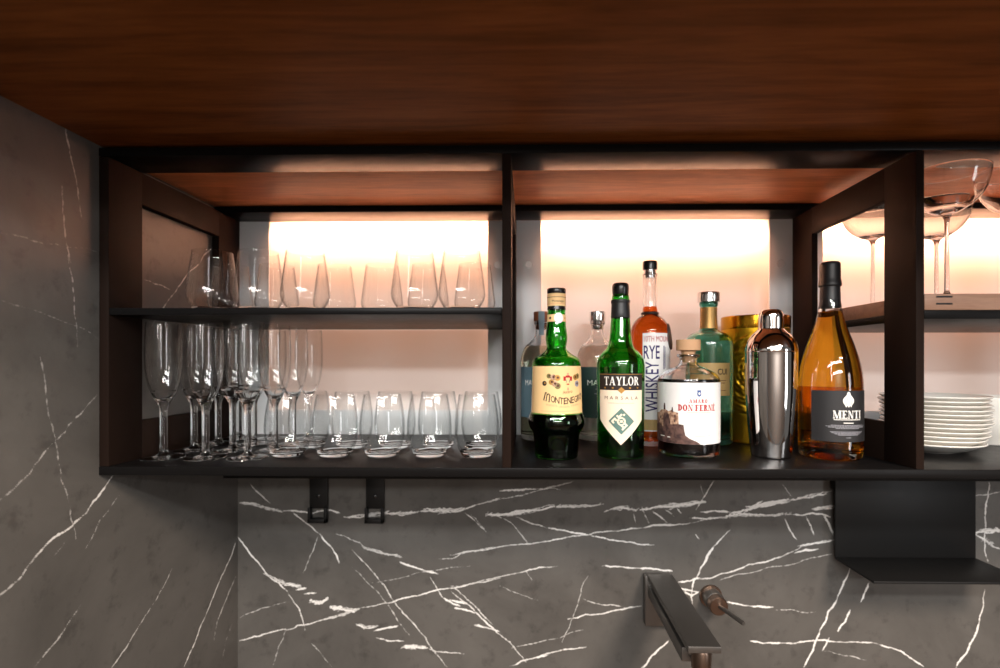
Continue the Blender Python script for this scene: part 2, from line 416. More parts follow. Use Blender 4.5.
M['stone_dark'] = printed('printed_dark_stone', rgb(58, 38, 36), rgb(104, 76, 68), 130)
M['slate_label'] = plain('slate_blue_label', rgb(98, 126, 138), 0.6)
M['forest_label'] = plain('dark_green_label', rgb(38, 62, 58), 0.6)
M['strip_paper'] = plain('blue_grey_paper_strip', rgb(140, 158, 170), 0.6)
M['kraft_label'] = plain('tan_label', rgb(176, 146, 92), 0.6)
M['gold_foil'] = plain('gold_neck_foil', rgb(190, 150, 90), 0.4, 0.6)
def thin_paper(name, col):
    m, n, l, b = new_mat(name); b.inputs['Base Color'].default_value = col; b.inputs['Roughness'].default_value = 0.7
    tr = n.new('ShaderNodeBsdfTranslucent'); tr.inputs['Color'].default_value = col; mx = n.new('ShaderNodeMixShader'); mx.inputs[0].default_value = 0.35
    tp = n.new('ShaderNodeBsdfTransparent'); tp.inputs['Color'].default_value = rgb(255, 170, 70)
    l.new(tp.outputs[0], mx.inputs[1]); l.new(tr.outputs[0], mx.inputs[2]); n.remove(b); l.new(mx.outputs[0], n['Material Output'].inputs['Surface']); return m
M['amber_label'] = thin_paper('thin_back_label_paper', rgb(254, 245, 225))
M['wax'] = plain('dark_wax', rgb(52, 34, 28), 0.5)
def gold_tin():
    m, n, l, b = new_mat('embossed_gold_tin')
    b.inputs['Base Color'].default_value = rgb(214, 166, 40); b.inputs['Metallic'].default_value = 1.0; b.inputs['Roughness'].default_value = 0.36
    t = n.new('ShaderNodeTexCoord'); wv = n.new('ShaderNodeTexVoronoi'); wv.feature = 'SMOOTH_F1'; wv.inputs['Scale'].default_value = 46
    mp = n.new('ShaderNodeMapping'); mp.inputs['Scale'].default_value = (1.6, 1, 0.7); mp.inputs['Rotation'].default_value = (0, R(35), R(20))
    bp = n.new('ShaderNodeBump'); bp.inputs['Strength'].default_value = 0.35; bp.inputs['Distance'].default_value = 0.003
    l.new(t.outputs['Object'], mp.inputs['Vector']); l.new(mp.outputs['Vector'], wv.inputs['Vector'])
    l.new(wv.outputs['Distance'], bp.inputs['Height']); l.new(bp.outputs['Normal'], b.inputs['Normal'])
    return m
M['gold_tin'] = gold_tin()
M['gold_smooth'] = plain('gold_tin_rim', rgb(205, 150, 40), 0.22, 1.0)

# ------------------------------------------------------------------ setting: ceiling, floor, marble walls
WX, WY = -0.6565, 1.160         # left wall plane; plane of the niche behind the cabinet
BY = 1.120                      # marble splashback plane
CEIL = 0.333
g = Geo(); g.box(-3, 4, -3, 2.0, -0.05, 0, 0); fl = g.build('floor', plain('oak_floor', (0.16, 0.10, 0.065, 1), 0.5)); tag(fl, kind='structure')
g = Geo(); g.box(WX - 0.04, 3.2, 0.22, 1.30, EYE + CEIL, 2.75, 0.001); ce = g.build('ceiling', M['wood']); tag(ce, kind='structure')

g = Geo(); g.box(-3, 4, -3.3, -3.2, 0, 2.8, 0); tag(g.build('wall_rear', plain('warm_plaster', (0.55, 0.50, 0.46, 1), 0.8)), kind='structure')

VB = [  # veins of the splashback as seen in the photo: (width px, [(x, y), ...])
 (2.6, [(238,503),(254,504.5),(270,509),(283,511)]), (2.2, [(283,511),(311,513.5),(330,510),(340,513)]),
 (3.6, [(344,517),(377,513.5),(398,513),(418,511.5)]), (3.4, [(418,511.5),(440,510),(461,510.5)]), (1.4, [(461,510.5),(484,503),(500,498)]),
 (3.0, [(440,513),(452,512),(466,509)]), (4.0, [(486,514),(502,515),(530,510),(558,506)]), (3.2, [(556,506),(580,505.5),(604,504)]),
 (1.6, [(604,512),(612,509),(630,506)]), (3.2, [(612,509),(624,508),(638,510)]), (4.6, [(640,510),(660,506),(680,505),(706,502)]),
 (1.6, [(660,506),(690,503)]), (2.6, [(730,514),(748,510)]), (4.8, [(744,511),(770,502),(790,500)]), (3.0, [(790,500),(802,498),(832,491)]),
 (1.6, [(690,518),(706,519),(722,517)]), (3.2, [(722,518),(738,514),(764,515),(790,513.5)]), (2.4, [(790,514),(812,513),(830,517)]),
 (3.8, [(812,509),(826,507),(834,506)]), (2.2, [(700,512),(716,511),(730,512)]),
 (1.4, [(450,555),(490,549),(530,544),(560,539),(582,535),(612,531),(642,528)]), (1.8, [(642,528),(668,525),(690,523)]), (1.2, [(690,523),(730,518)]),
 (1.5, [(516,517),(530,523),(546,528)]), (2.2, [(546,528),(570,532),(590,535)]), (2.0, [(590,535),(610,540),(626,542),(654,545)]),
 (1.3, [(450,586),(490,579),(526,571),(558,566)]), (0.9, [(526,571),(532,580)]),
 (2.2, [(500,491),(514,490),(526,489),(538,489)]), (1.2, [(538,489),(550,488),(560,490)]), (1.1, [(482,503),(500,499),(530,493),(560,485),(574,481)]),
 (1.5, [(450,590),(470,606),(490,626),(510,642),(526,662)]), (2.0, [(474,625),(490,629)]), (2.2, [(450,600),(466,604)]),
 (1.6, [(510,666),(534,658),(562,650),(586,647)]), (2.0, [(534,658),(548,655)]),
 (1.8, [(602,566),(622,567),(638,568)]), (2.4, [(638,568),(656,569),(672,571)]),
 (1.5, [(568,619),(606,613),(642,606)]), (1.0, [(582,598),(602,605),(626,608)]), (0.9, [(500,586),(520,594),(538,600)]),
 (0.9, [(588,576),(580,596),(574,614),(562,642)]), (0.8, [(512,648),(560,638),(584,630)]),
 (1.6, [(730,530),(722,538),(714,546)]), (2.6, [(714,546),(706,560),(700,570)]), (1.8, [(700,570),(694,580),(692,590),(692,604)]),
 (1.4, [(832,540),(802,546),(766,562),(730,572),(698,579)]), (2.2, [(700,578),(690,581),(678,582)]), (2.0, [(678,588),(688,590),(698,592),(692,596),(684,592)]),
 (1.0, [(832,554),(794,564),(754,572),(720,580)]), (2.4, [(794,553),(806,550),(818,549)]), (2.2, [(798,546),(816,543),(834,540)]),
 (2.0, [(726,602),(738,604),(750,606)]), (2.4, [(750,606),(762,607),(773,607)]), (0.9, [(776,610),(800,612),(816,612)]),
 (1.8, [(750,641),(766,643),(782,643)]), (1.6, [(782,643),(800,642),(825,640),(850,642),(878,644)]), (2.0, [(878,644),(892,648),(905,654),(924,667)]),
 (1.8, [(850,568),(844,582),(836.6,600.6)]), (2.4, [(836.6,600.6),(828,612),(820,630)]), (2.2, [(820,630),(814,646),(804,667)]),
 (2.6, [(869,583),(865,592),(861,602)]), (2.6, [(850,610),(845,622),(838,631)]), (2.0, [(829,638),(822,651)]), (0.8, [(825,651),(850,656),(866,660)]),
 (1.7, [(985,589),(983,608),(979,623)]), (2.4, [(979,623),(974,638),(968,650),(956,668)]),
 (4.2, [(975,533),(986,531),(1002,530)]), (3.0, [(975,534),(988,542),(1002,549)]), (2.0, [(989,480),(987,500),(985,517),(988,561)]), (1.2, [(970,497),(985,495),(1002,491)]),
 (2.2, [(643,668),(650,658),(658,650),(669,640)]), (1.2, [(640,670),(646,664)]),
 (1.2, [(642,507),(646,517),(650,526)]), (1.2, [(634,511),(636,524)]), (1.4, [(652,511),(662,518),(668,524)]), (1.2, [(664,509),(674,516)]), (1.2, [(676,507),(682,514)]),
 (2.0, [(785,519),(790,530),(797,540)]), (1.8, [(806,516),(811,526),(814,535)]), (2.4, [(824,516),(829,524),(833,535)]),
 (1.4, [(714,481),(706,494),(696,510)]), (1.0, [(782,484),(792,497)]), (1.0, [(700,484),(704,496)]),
 (1.1, [(496,516),(510,522),(518,531),(528,544)]), (0.9, [(470,514),(480,524),(486,532)]), (1.6, [(695,534),(699,539)]),
 (1.6, [(237,536),(250,554),(266,573),(287,591)]), (1.4, [(287,591),(299,608),(305,630)]), (0.9, [(311,643),(320,652),(332,667)]),
 (2.6, [(262,573),(280,581),(286,584)]), (3.4, [(282,584),(292,585),(301,586)]), (2.2, [(304,594),(316,593)]), (4.0, [(310,602),(320,603),(328,599)]), (4.6, [(330,608),(340,609),(356,611)]),
 (2.2, [(296,590),(306,588)]), (3.0, [(356,624),(366,628),(378,626)]), (2.4, [(374,631),(386,628),(398,626)]), (2.0, [(376,638),(390,641),(404,641)]), (4.0, [(402,647),(414,647),(428,648)]), (1.2, [(428,648),(446,652),(464,654)]),
 (1.5, [(239,641),(260,636),(287,630),(310,624),(336,617)]), (3.0, [(328,619),(346,614),(360,608)]), (1.6, [(360,608),(393,602),(434,590.6),(470,584),(500,578)]),
 (1.2, [(250,483),(262,496),(270,503)]), (1.4, [(291,511),(306,523),(320,534)]), (1.8, [(320,534),(332,548),(339,563)]),
 (1.2, [(336,534),(352,540),(364,547)]), (2.6, [(362,547),(382,553),(402,557)]), (2.2, [(400,562),(414,567),(426,571)]), (1.6, [(424,571),(438,574)]),
 (1.3, [(352,550),(364,562),(377,577),(386,588),(393,600)]), (1.5, [(393,600),(404,614),(414,624),(426,638),(434,651),(447,667)]),
 (0.8, [(352,567),(377,591),(402,626),(410,636)]), (1.4, [(430,577),(438,590),(443,598)]), (2.4, [(443,598),(452,603),(460,606)]), (2.2, [(455,608),(466,610),(476,613)]),
 (1.3, [(453,587),(464,596),(475,606),(494,626)]), (1.8, [(475,625),(488,628),(500,632)]),
 (1.1, [(438,559),(467,552),(500,547)]), (0.7, [(318,536),(310,556),(303,573)]), (1.1, [(465,513),(476,522),(486,532)]),
 (0.7, [(240,618),(262,608),(290,602)]), (0.7, [(372,583),(420,572),(470,566)]), (0.6, [(286,628),(278,650),(272,668)]),
]
VL = [  # veins of the left wall
 (1.1, [(64.8,124.5),(69,146),(73.4,167.7),(78,190),(82,219.5)]), (1.1, [(62,186),(64,219.5),(66,240),(70.8,262.7)]), (0.8, [(68,256),(74,300),(77,349)]),
 (1.1, [(-4,502),(25,478),(51.8,444),(74,420),(97,395)]),
 (2.2, [(116,472),(100,494),(86.4,513)]), (2.8, [(86.4,513),(70,528),(51.8,539),(36,556)]), (2.0, [(36,556),(22,576),(0,595),(-8,602)]),
 (0.9, [(38.9,349),(46,390),(56,444),(66,490),(76,539)]), (1.1, [(82,602),(60,636),(34.5,667)]), (0.8, [(66,540),(54,556)]),
 (1.2, [(172,569),(156,600),(139,626),(126,648),(112,667)]), (1.5, [(236.8,538),(225,570),(213,597.6),(198,634),(184,667)]), (1.0, [(235.6,577),(226,600),(217,622),(214,640)]),
 (0.6, [(0,300),(40,312),(100,340)]), (0.8, [(119,495),(100,520),(86,548)]), (0.6, [(232,624),(226,640),(222,660)]),
 (1.0, [(213,246),(196,267),(179,286),(166,304),(152,326)]), (1.0, [(143,279),(156,284),(171,290)]), (0.6, [(0,232),(50,244),(97,252)]),
]
def vein_grid(cu, cv, lines, seed):
    """amount of white vein at every grid point (u, v): lines = (half width, alpha, polyline)"""
    rng = np.random.default_rng(seed)
    out = np.zeros((len(cu), len(cv))); amt = np.zeros((len(cu), len(cv)))
    jobs = []
    for wd, pl in lines:
        if wd < 0.0058: jobs.append((wd * 0.80, pl, 0.0)); continue
        P = np.array(pl, float); L = np.linalg.norm(P[-1] - P[0])          # broad veins are bundles of ragged strands
        jobs.append((wd * 0.42, pl, 0.3 * wd))
        for k in range(6):
            a, b = sorted(rng.uniform(-0.05, 1.05, 2))
            if b - a < 0.25: b = min(1.05, a + 0.35)
            t = np.linspace(max(a, 0), min(b, 1), 5); u = np.linspace(0, 1, len(P))
            Q = np.stack([np.interp(t, u, P[:, 0]), np.interp(t, u, P[:, 1])], 1); off = rng.uniform(-0.5, 0.5) * wd
            Q[:, 1] += off + rng.normal(0, 0.16 * wd, 5); jobs.append((wd * rng.uniform(0.18, 0.42), Q, 0.0))
        for k in range(int(L / 0.018)):
            t = rng.uniform(0, 1); u = np.linspace(0, 1, len(P)); c = np.array([np.interp(t, u, P[:, 0]), np.interp(t, u, P[:, 1])])
            d = np.array([rng.uniform(0.3, 1.1), rng.uniform(0.15, 0.6)]) * wd * rng.choice([-1, 1]); jobs.append((wd * rng.uniform(0.12, 0.28), [c - d, c, c + d], 0.0))
    for wd, pl, wob in jobs:
        P = np.array(pl, float)
        for _ in range(3):                         # midpoint displacement gives the veins their natural jitter
            mid = (P[:-1] + P[1:]) / 2; L = np.linalg.norm(P[1:] - P[:-1], axis=1, keepdims=True)
            mid += rng.normal(0, 0.035, mid.shape) * L
            Q = np.empty((len(P) + len(mid), 2)); Q[0::2] = P; Q[1::2] = mid; P = Q
        n = len(P); ws = wd * (0.72 + 0.5 * np.abs(np.interp(np.arange(n), np.linspace(0, n - 1, max(3, n // 3)), rng.normal(0.5, 0.45, max(3, n // 3)))))
        ws *= np.clip(np.minimum(np.arange(n), np.arange(n)[::-1]) / 2.0, 0.45, 1)
        for i in range(n - 1):
            a, b = P[i], P[i + 1]; hw = (ws[i] + ws[i + 1]) / 4 * 0.92; pad = hw + 0.005
            i0, i1 = np.searchsorted(cu, [min(a[0], b[0]) - pad, max(a[0], b[0]) + pad]); j0, j1 = np.searchsorted(cv, [min(a[1], b[1]) - pad, max(a[1], b[1]) + pad])
            if i0 >= i1 or j0 >= j1: continue
            U, V = np.meshgrid(cu[i0:i1], cv[j0:j1], indexing='ij'); d = b - a; L2 = (d ** 2).sum() + 1e-12
            t = np.clip(((U - a[0]) * d[0] + (V - a[1]) * d[1]) / L2, 0, 1)
            dist = np.hypot(U - a[0] - t * d[0], V - a[1] - t * d[1])
            aa = 0.0024; al = min(1.0, 0.16 + hw / 0.0019)
            f = np.clip((hw + aa - dist) / (2 * aa), 0, 1.0 + hw / aa); sl = np.s_[i0:i1, j0:j1]
            amt[sl] = np.where(f > out[sl], al, amt[sl]); out[sl] = np.maximum(out[sl], f)
    return out, amt
def grid_wall(name, cu, cv, place, vals):
    nu, nv = len(cu), len(cv); U, V = np.meshgrid(cu, cv, indexing='ij')
    co = place(U.ravel(), V.ravel()); me = bpy.data.meshes.new(name)
    idx = np.arange(nu * nv).reshape(nu, nv)
    q = np.stack([idx[:-1, :-1], idx[1:, :-1], idx[1:, 1:], idx[:-1, 1:]], -1).reshape(-1, 4)
    me.vertices.add(nu * nv); me.vertices.foreach_set('co', co.astype(np.float32).ravel())
    me.loops.add(q.size); me.loops.foreach_set('vertex_index', q.astype(np.int32).ravel())
    me.polygons.add(len(q)); me.polygons.foreach_set('loop_start', (np.arange(len(q)) * 4).astype(np.int32)); 
    me.update(calc_edges=True)
    at = me.attributes.new('vein', 'FLOAT', 'POINT'); at.data.foreach_set('value', vals[0].astype(np.float32).ravel())
    at = me.attributes.new('vein_strength', 'FLOAT', 'POINT'); at.data.foreach_set('value', vals[1].astype(np.float32).ravel())
    me.materials.append(M['marble']); me.validate()
    o = bpy.data.objects.new(name, me); COL.objects.link(o); return tag(o, kind='structure')
lines = []
for wd, pl in VB:
    q = [px_on_y(x, y, BY) for x, y in pl]; lines.append((wd * q[0][2] / FPX, [(a, b) for a, b, _ in q]))
cu = np.concatenate([[WX], np.arange(WX + 0.0014, 1.13, 0.0014), [1.4, 3.0]]); cv = np.concatenate([[-EYE, -0.75], np.arange(-0.70, -0.19, 0.0014), [-0.188]])
grid_wall('wall_back', cu, cv, lambda U, V: np.stack([U, np.full_like(U, BY), V + EYE], 1), vein_grid(cu, cv, lines, 3))
lines = []
for wd, pl in VL:
    q = [px_on_x(x, y, WX) for x, y in pl]; lines.append((wd * q[0][2] / FPX * 1.15, [(a, b) for a, b, _ in q]))
cu = np.concatenate([[-0.3, 0.1, 0.4], np.arange(0.5, 1.12, 0.0018), [BY, 1.165]]); cv = np.concatenate([[-EYE, -0.76], np.arange(-0.72, 0.33, 0.0018), [CEIL + 0.02]])
grid_wall('wall_left', cu[::-1], cv, lambda U, V: np.stack([np.full_like(U, WX), U, V + EYE], 1), [a[::-1] for a in vein_grid(cu, cv, lines, 5)])
g = Geo(); g.box(WX, 3.0, WY, WY + 0.04, EYE - 0.2, EYE + CEIL, 0)      # wall of the niche behind the cabinet
g.box(WX, 3.0, BY + 0.001, WY + 0.04, EYE - 0.26, EYE - 0.19, 0)
tag(g.build('wall_niche', plain('dark_niche_wall', (0.05, 0.045, 0.04, 1), 0.7)), kind='structure')

# ------------------------------------------------------------------ wall cabinet
FY, RY = 0.752, 1.105           # front and rear planes of the frame
ZB, ZT = EYE - 0.158, EYE + 0.316    # top of the bottom panel, underside of the top rails
cab = thing('wall_cabinet', 'black metal open wall cabinet with three backlit compartments under the wood ceiling', 'cabinet', (0.27, FY, EYE - 0.1715))
def cpart(geo, name, mat, label=None, parent=None, **k):
    o = geo.build(name, mat, None, **k); p = parent or cab
    o.parent = p
    off = Vector((0.27, FY, EYE - 0.1715)); o.matrix_parent_inverse = Matrix.Translation(-off) if p is cab else Matrix.Translation((0, 0, 0))
    if label: o['label'] = label
    return o
XL, XR = -0.6555, 1.205
g = Geo(); g.box(XL, XR, FY, RY, EYE - 0.1715, ZB, 0.0012); cpart(g, 'bottom_panel', M['black'])
g = Geo(); g.box(XL, XR, FY, FY + 0.070, ZT, EYE + 0.3285, 0.0008); cpart(g, 'front_rail', M['black'])
g = Geo(); g.box(XL, XR, FY + 0.0705, 1.0325, EYE + 0.3262, EYE + 0.3322, 0.0006); cpart(g, 'added_lit_board', M['painted_lit_wood'], 'added wood board with the LED glow painted into its brown')  # added board, stands in for the LED-lit ceiling wood between the rails
g = Geo(); g.box(XL, XR, 1.033, 1.104, ZT - 0.002, EYE + 0.3285, 0.0008); cpart(g, 'rear_rail', M['black'])
def side(x0, x1, name):
    g = Geo(); zt = EYE + 0.3155; zo, zu = EYE + 0.263, EYE - 0.0956
    g.box(x0, x1, FY + 0.001, FY + 0.068, ZB, zt, 0.0006); g.box(x0, x1, 1.026, RY - 0.002, ZB, zt, 0.0006)
    g.box(x0, x1, FY + 0.067, 1.027, zo, zt, 0.0006); g.box(x0, x1, FY + 0.067, 1.027, ZB, zu, 0.0006)
    return cpart(g, name, M['black_satin'])
side(-0.6555, -0.6408, 'side_panel'); side(-0.039, -0.0256, 'divider'); side(0.5765, 0.5885, 'divider'); side(1.193, 1.205, 'side_panel')
bays = [(-0.6408, -0.039), (-0.0256, 0.5765), (0.5885, 1.193)]
plates_x = [((-0.6408, -0.575), (-0.0885, -0.039)), ((-0.0256, 0.0287), (0.526, 0.5765)), ((0.5885, 0.642), (1.140, 1.193))]
for (bx0, bx1), (pl, pr) in zip(bays, plates_x):
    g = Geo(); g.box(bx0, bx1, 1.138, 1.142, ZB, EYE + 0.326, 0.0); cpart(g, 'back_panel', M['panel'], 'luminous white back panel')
    for x0, x1 in (pl, pr):
        g = Geo(); g.box(x0, x1, 1.0995, 1.104, ZB + 0.0003, EYE + 0.3138, 0.0005); c = cpart(g, 'side_plate', M['plate_grey'], 'satin grey strip')
        cx = (x0 + x1) / 2 if x0 != -0.0885 else -0.0675
        if x0 < -0.6: continue
        g = Geo(); g.lathe([(0, -0.002), (0.0088, -0.002), (0.0088, 0.0005), (0.0078, 0.0015), (0, 0.0017)], 28, mat=Matrix.Translation((cx, 1.0993, EYE + 0.2166)) @ Matrix.Rotation(R(90), 4, 'X'))
        cpart(g, 'fixing_cap', M['cap_grey'], parent=c)
    g = Geo(); g.box(pl[1], pr[0], 1.0995, 1.104, ZB + 0.0003, EYE - 0.104, 0.0005); cpart(g, 'base_plate', M['plate_grey'], 'satin grey strip')
g = Geo(); g.box(-0.6403, -0.0395, FY + 0.001, 1.094, EYE + 0.0735, EYE + 0.084, 0.0008); cpart(g, 'shelf', M['black'], 'thin black shelf')
g = Geo(); g.box(0.589, 1.1925, FY + 0.001, 1.094, EYE + 0.0655, EYE + 0.0785, 0.0008); cpart(g, 'shelf', M['black'], 'thin black shelf')
g = Geo(); g.box(0.5895, 1.192, FY + 0.0015, 1.093, EYE + 0.0787, EYE + 0.103, 0.001); ws = cpart(g, 'shelf_board', M['shelf_wood'], 'brown wood board')
g = Geo()
for zz in (0.0985, 0.088): g.box(0.606, 0.630, FY + 0.0008, FY + 0.003, EYE + zz - 0.0013, EYE + zz + 0.0013, 0.0004)
cpart(g, 'board_slot', M['black_matt'], parent=ws)

# ------------------------------------------------------------------ fittings on the splashback
g = Geo(); g.box(WX + 0.001, 1.6, 1.064, BY - 0.0005, EYE - 0.248, EYE - 0.1735, 0.001)
tag(g.build('mounting_rail', M['black_matt']), 'long black rail on the marble just below the cabinet', 'rail')
def hook(x, label):
    t = thing('rail_hook', label, 'hook', (x, 1.105, EYE - 0.356), 'hooks hanging from the rail')
    g = Geo(); hw = 0.0205
    g.box(-hw, hw, 0.006, 0.0115, 0.030, 0.1075, 0.0008)
    g.build('hook_plate', M['black_matt'], t)
    g = Geo(); g.box(-hw, -hw + 0.0052, -0.004, 0.0105, 0.0, 0.034, 0.0008); g.box(hw - 0.0052, hw, -0.004, 0.0105, 0.0, 0.034, 0.0008)
    g.box(-hw, hw, -0.004, 0.0105, 0.0, 0.0095, 0.0008)
    g.build('hook_loop', M['black_matt'], t)
    g = Geo(); g.lathe([(0, 0), (0.0042, 0), (0.0042, 0.0012), (0.003, 0.002), (0, 0.002)], 20, mat=Matrix.Translation((0, 0.006, 0.058)) @ Matrix.Rotation(R(90), 4, 'X'))
    g.build('screw', M['black_plastic'], t)
hook(-0.469, 'black loop hook under the rail, nearer the marble corner'); hook(-0.342, 'black loop hook under the rail, farther from the marble corner')

t = thing('spice_shelf', 'black metal bracket shelf hanging from the rail over the marble', 'shelf', (0.820, 1.100, EYE - 0.427))
g = Geo(); g.box(-0.1515, 0.1490, -0.001, 0.0035, 0.004, 0.1788, 0.0008); g.build('back_plate', M['black_matt'], t)
g = Geo(); g.box(-0.1515, 0.1490, -0.122, 0.0035, 0.0, 0.005, 0.0012); g.build('tray', M['black_matt'], t)
g = Geo(); g.box(-0.1515, 0.1490, 0.0035, 0.019, 0.150, 0.1785, 0.0008); g.build('hanger', M['black_matt'], t)

t = thing('wall_spout', 'dark bronze flat waterfall spout projecting from the marble', 'faucet', (0.287, BY - 0.001, EYE - 0.575))
g = Geo(); g.box(-0.031, 0.029, -0.022, 0.0, 0.0, 0.108, 0.0012); g.build('wall_block', M['bronze'], t)
g = Geo(); g.box(-0.026, 0.028, -0.300, -0.0205, 0.102, 0.113, 0.001); g.build('top_plate', M['bronze'], t)
g = Geo(); g.box(-0.025, 0.027, -0.262, -0.0215, 0.066, 0.090, 0.001); g.box(-0.018, 0.020, -0.280, -0.0215, 0.088, 0.1035, 0.0005); g.build('lower_channel', M['bronze'], t)
g = Geo(); g.lathe([(0, 0), (0.014, 0), (0.016, 0.002), (0.016, 0.030), (0.013, 0.036), (0, 0.036)], 32, mat=Matrix.Translation((0.002, -0.279, 0.0655))); g.build('outlet', M['copper'], t, )
for o in kids(t):
    if o.name.startswith('outlet'): o['label'] = 'copper coloured outlet'

t = thing('mixer_handle', 'round bronze mixer knob with thin lever beside the spout', 'faucet handle', (0.406, BY - 0.001, EYE - 0.518))
rx = Matrix.Rotation(R(90), 4, 'X')
g = Geo(); g.lathe([(0, 0), (0.0250, 0), (0.0250, 0.002), (0.0240, 0.004), (0, 0.004)], 40, mat=rx); g.build('escutcheon', M['copper'], t)
g = Geo(); g.lathe([(0, 0.003), (0.0205, 0.003), (0.0205, 0.030), (0.0190, 0.0315), (0, 0.0315)], 40, mat=rx); g.build('knob', M['bronze'], t)
g = Geo(); g.lathe([(0, 0.0315), (0.0192, 0.0315), (0.0195, 0.0485), (0.018, 0.050), (0, 0.050)], 40, mat=rx); g.build('cartridge_ring', M['copper'], t)
dirv = Vector((0.021, -0.074, 0.001)); q = dirv.to_track_quat('Z', 'Y').to_matrix().to_4x4()
g = Geo(); g.lathe([(0, -0.004), (0.0045, -0.004), (0.0045, 0.0745), (0.0036, 0.0765), (0, 0.0765)], 20, mat=Matrix.Translation((0.001, -0.046, 0.0)) @ q); g.build('lever', M['bronze'], t)

# ------------------------------------------------------------------ glassware
def ord_(k): return ['first', 'second', 'third', 'fourth', 'fifth', 'sixth', 'seventh', 'eighth', 'ninth', 'tenth', 'eleventh', 'twelfth'][k]
def lathe_mesh_obj(name, prof, mat, segs=56, angle=30, thin_above=None):
    g = Geo(); g.lathe(prof, segs)
    if thin_above is None: return g.build(name, mat, angle=angle)
    for i, f in enumerate(g.f):
        if min(g.v[k][2] for k in f) >= thin_above: g.m[i] = 1
    return g.build(name, [mat, M['thin_glass']], angle=angle)
def spread_copies(proto, spots, group, cat):
    for i, (loc, label) in enumerate(spots):
        o = proto if i == 0 else proto.copy()
        if i: COL.objects.link(o)
        o.location = loc; tag(o, label, cat, group)
fl_prof = curve([(0, 0), (0.0305, 0), (0.0318, 0.0008), (0.0305, 0.0018), (0.012, 0.0042), (0.0064, 0.0095), (0.0056, 0.02), (0.0054, 0.06), (0.0058, 0.080), (0.0085, 0.089),
                 (0.0150, 0.102), (0.0218, 0.121), (0.0258, 0.146), (0.0268, 0.172), (0.0262, 0.200), (0.0252, 0.2250), (0.0247, 0.2254), (0.0242, 0.2250),
                 (0.0252, 0.200), (0.0257, 0.172), (0.0247, 0.147), (0.0206, 0.123), (0.0136, 0.1052), (0.0070, 0.0965), (0, 0.0945)], 4)
fl = lathe_mesh_obj('champagne_flute', fl_prof, M['glass'], thin_above=0.107)
sp = []
rows = ['front row', 'second row', 'third row', 'back row']; cols = ['against the left side panel', 'middle of its row', 'nearest the tumblers']
for r_, Y in enumerate((0.822, 0.892, 0.962, 1.032)):
    for c_, X in enumerate((-0.6065, -0.536, -0.4655)):
        if r_ == 0: X += (0, 0, 0)[c_]
        X += (0.0, 0.0, 0.006)[c_] * (r_ > 0) + 0.004 * (r_ > 0)
        sp.append(((X, Y, ZB + 0.0002), 'clear champagne flute in the %s of flutes, %s' % (rows[r_], cols[c_])))
spread_copies(fl, sp, 'champagne flutes below the shelf', 'champagne flute')

tb_prof = curve([(0, 0), (0.020, 0), (0.0242, 0.0012), (0.0275, 0.006), (0.0335, 0.020), (0.0368, 0.036), (0.0374, 0.050), (0.0358, 0.072), (0.0306, 0.1045), (0.0300, 0.1049), (0.0294, 0.1045),
                 (0.0344, 0.072), (0.0359, 0.050), (0.0352, 0.037), (0.0317, 0.0215), (0.0250, 0.0105), (0.018, 0.0078), (0, 0.0072)], 4)
tb = lathe_mesh_obj('glass_tumbler', tb_prof, M['glass'], thin_above=0.0085)
sp = []
for r_, Y in enumerate((0.845, 0.928)):
    for k in range(5):
        sp.append(((-0.4085 + 0.0805 * k - 0.0 * r_, Y, ZB + 0.0002), 'short clear tumbler in the %s row, %s from the flutes' % (('front', 'back')[r_], ord_(k))))
spread_copies(tb, sp, 'tumblers beside the flutes', 'tumbler')

st_prof = curve([(0, 0), (0.018, 0), (0.0225, 0.001), (0.028, 0.006), (0.0368, 0.020), (0.0395, 0.0295), (0.0394, 0.036), (0.0374, 0.052), (0.0340, 0.080), (0.0308, 0.1045), (0.0303, 0.1049), (0.0298, 0.1045),
                 (0.0330, 0.080), (0.0364, 0.052), (0.0383, 0.036), (0.0383, 0.0303), (0.0358, 0.0213), (0.0275, 0.0085), (0.018, 0.004), (0, 0.0032)], 4)
sg = lathe_mesh_obj('stemless_wine_glass', st_prof, M['glass'], thin_above=0.0075)
ZS = EYE + 0.0842
sp = []
for k, X in enumerate((-0.539, -0.459, -0.379)):
    sp.append(((X, 0.845, ZS), 'stemless wine glass on the shelf, front row, %s from the left side panel' % ord_(k)))
for X, lb in ((-0.192, 'stemless wine glass in the front row right of the gap on the shelf'), (-0.1122, 'stemless wine glass in the front row of the shelf, nearest the middle divider')):
    sp.append(((X, 0.845, ZS), lb))
for k, X in enumerate((-0.580, -0.489, -0.376, -0.283, -0.193, -0.103)):
    sp.append(((X, 0.966, ZS), 'stemless wine glass in the back row of the shelf, %s from the left' % ord_(k)))
spread_copies(sg, sp, 'stemless wine glasses on the shelf', 'wine glass')

cp_prof = curve([(0, 0), (0.033, 0), (0.0345, 0.001), (0.032, 0.002), (0.010, 0.0038), (0.0042, 0.009), (0.0032, 0.02), (0.0030, 0.08), (0.0034, 0.122), (0.007, 0.133), (0.020, 0.1395), (0.036, 0.151),
                 (0.0475, 0.168), (0.0535, 0.190), (0.0545, 0.2015), (0.0540, 0.2020), (0.0534, 0.2015), (0.0523, 0.190), (0.0463, 0.169), (0.035, 0.1525), (0.0195, 0.1412), (0, 0.139)], 4)
co = lathe_mesh_obj('coupe_glass', cp_prof, M['glass'])
ZC = EYE + 0.1032
spread_copies(co, [((0.670, 0.812, ZC), 'tall clear coupe glass on the wood shelf, in front next to the divider'), ((0.788, 0.815, ZC), 'clear coupe glass cut by the frame edge, in front on the wood shelf'),
                   ((0.664, 0.975, ZC), 'clear coupe glass standing behind the front coupe, next to the divider'), ((0.785, 0.975, ZC), 'clear coupe glass at the back of the wood shelf, away from the divider')], 'coupe glasses on the wood shelf', 'coupe glass')

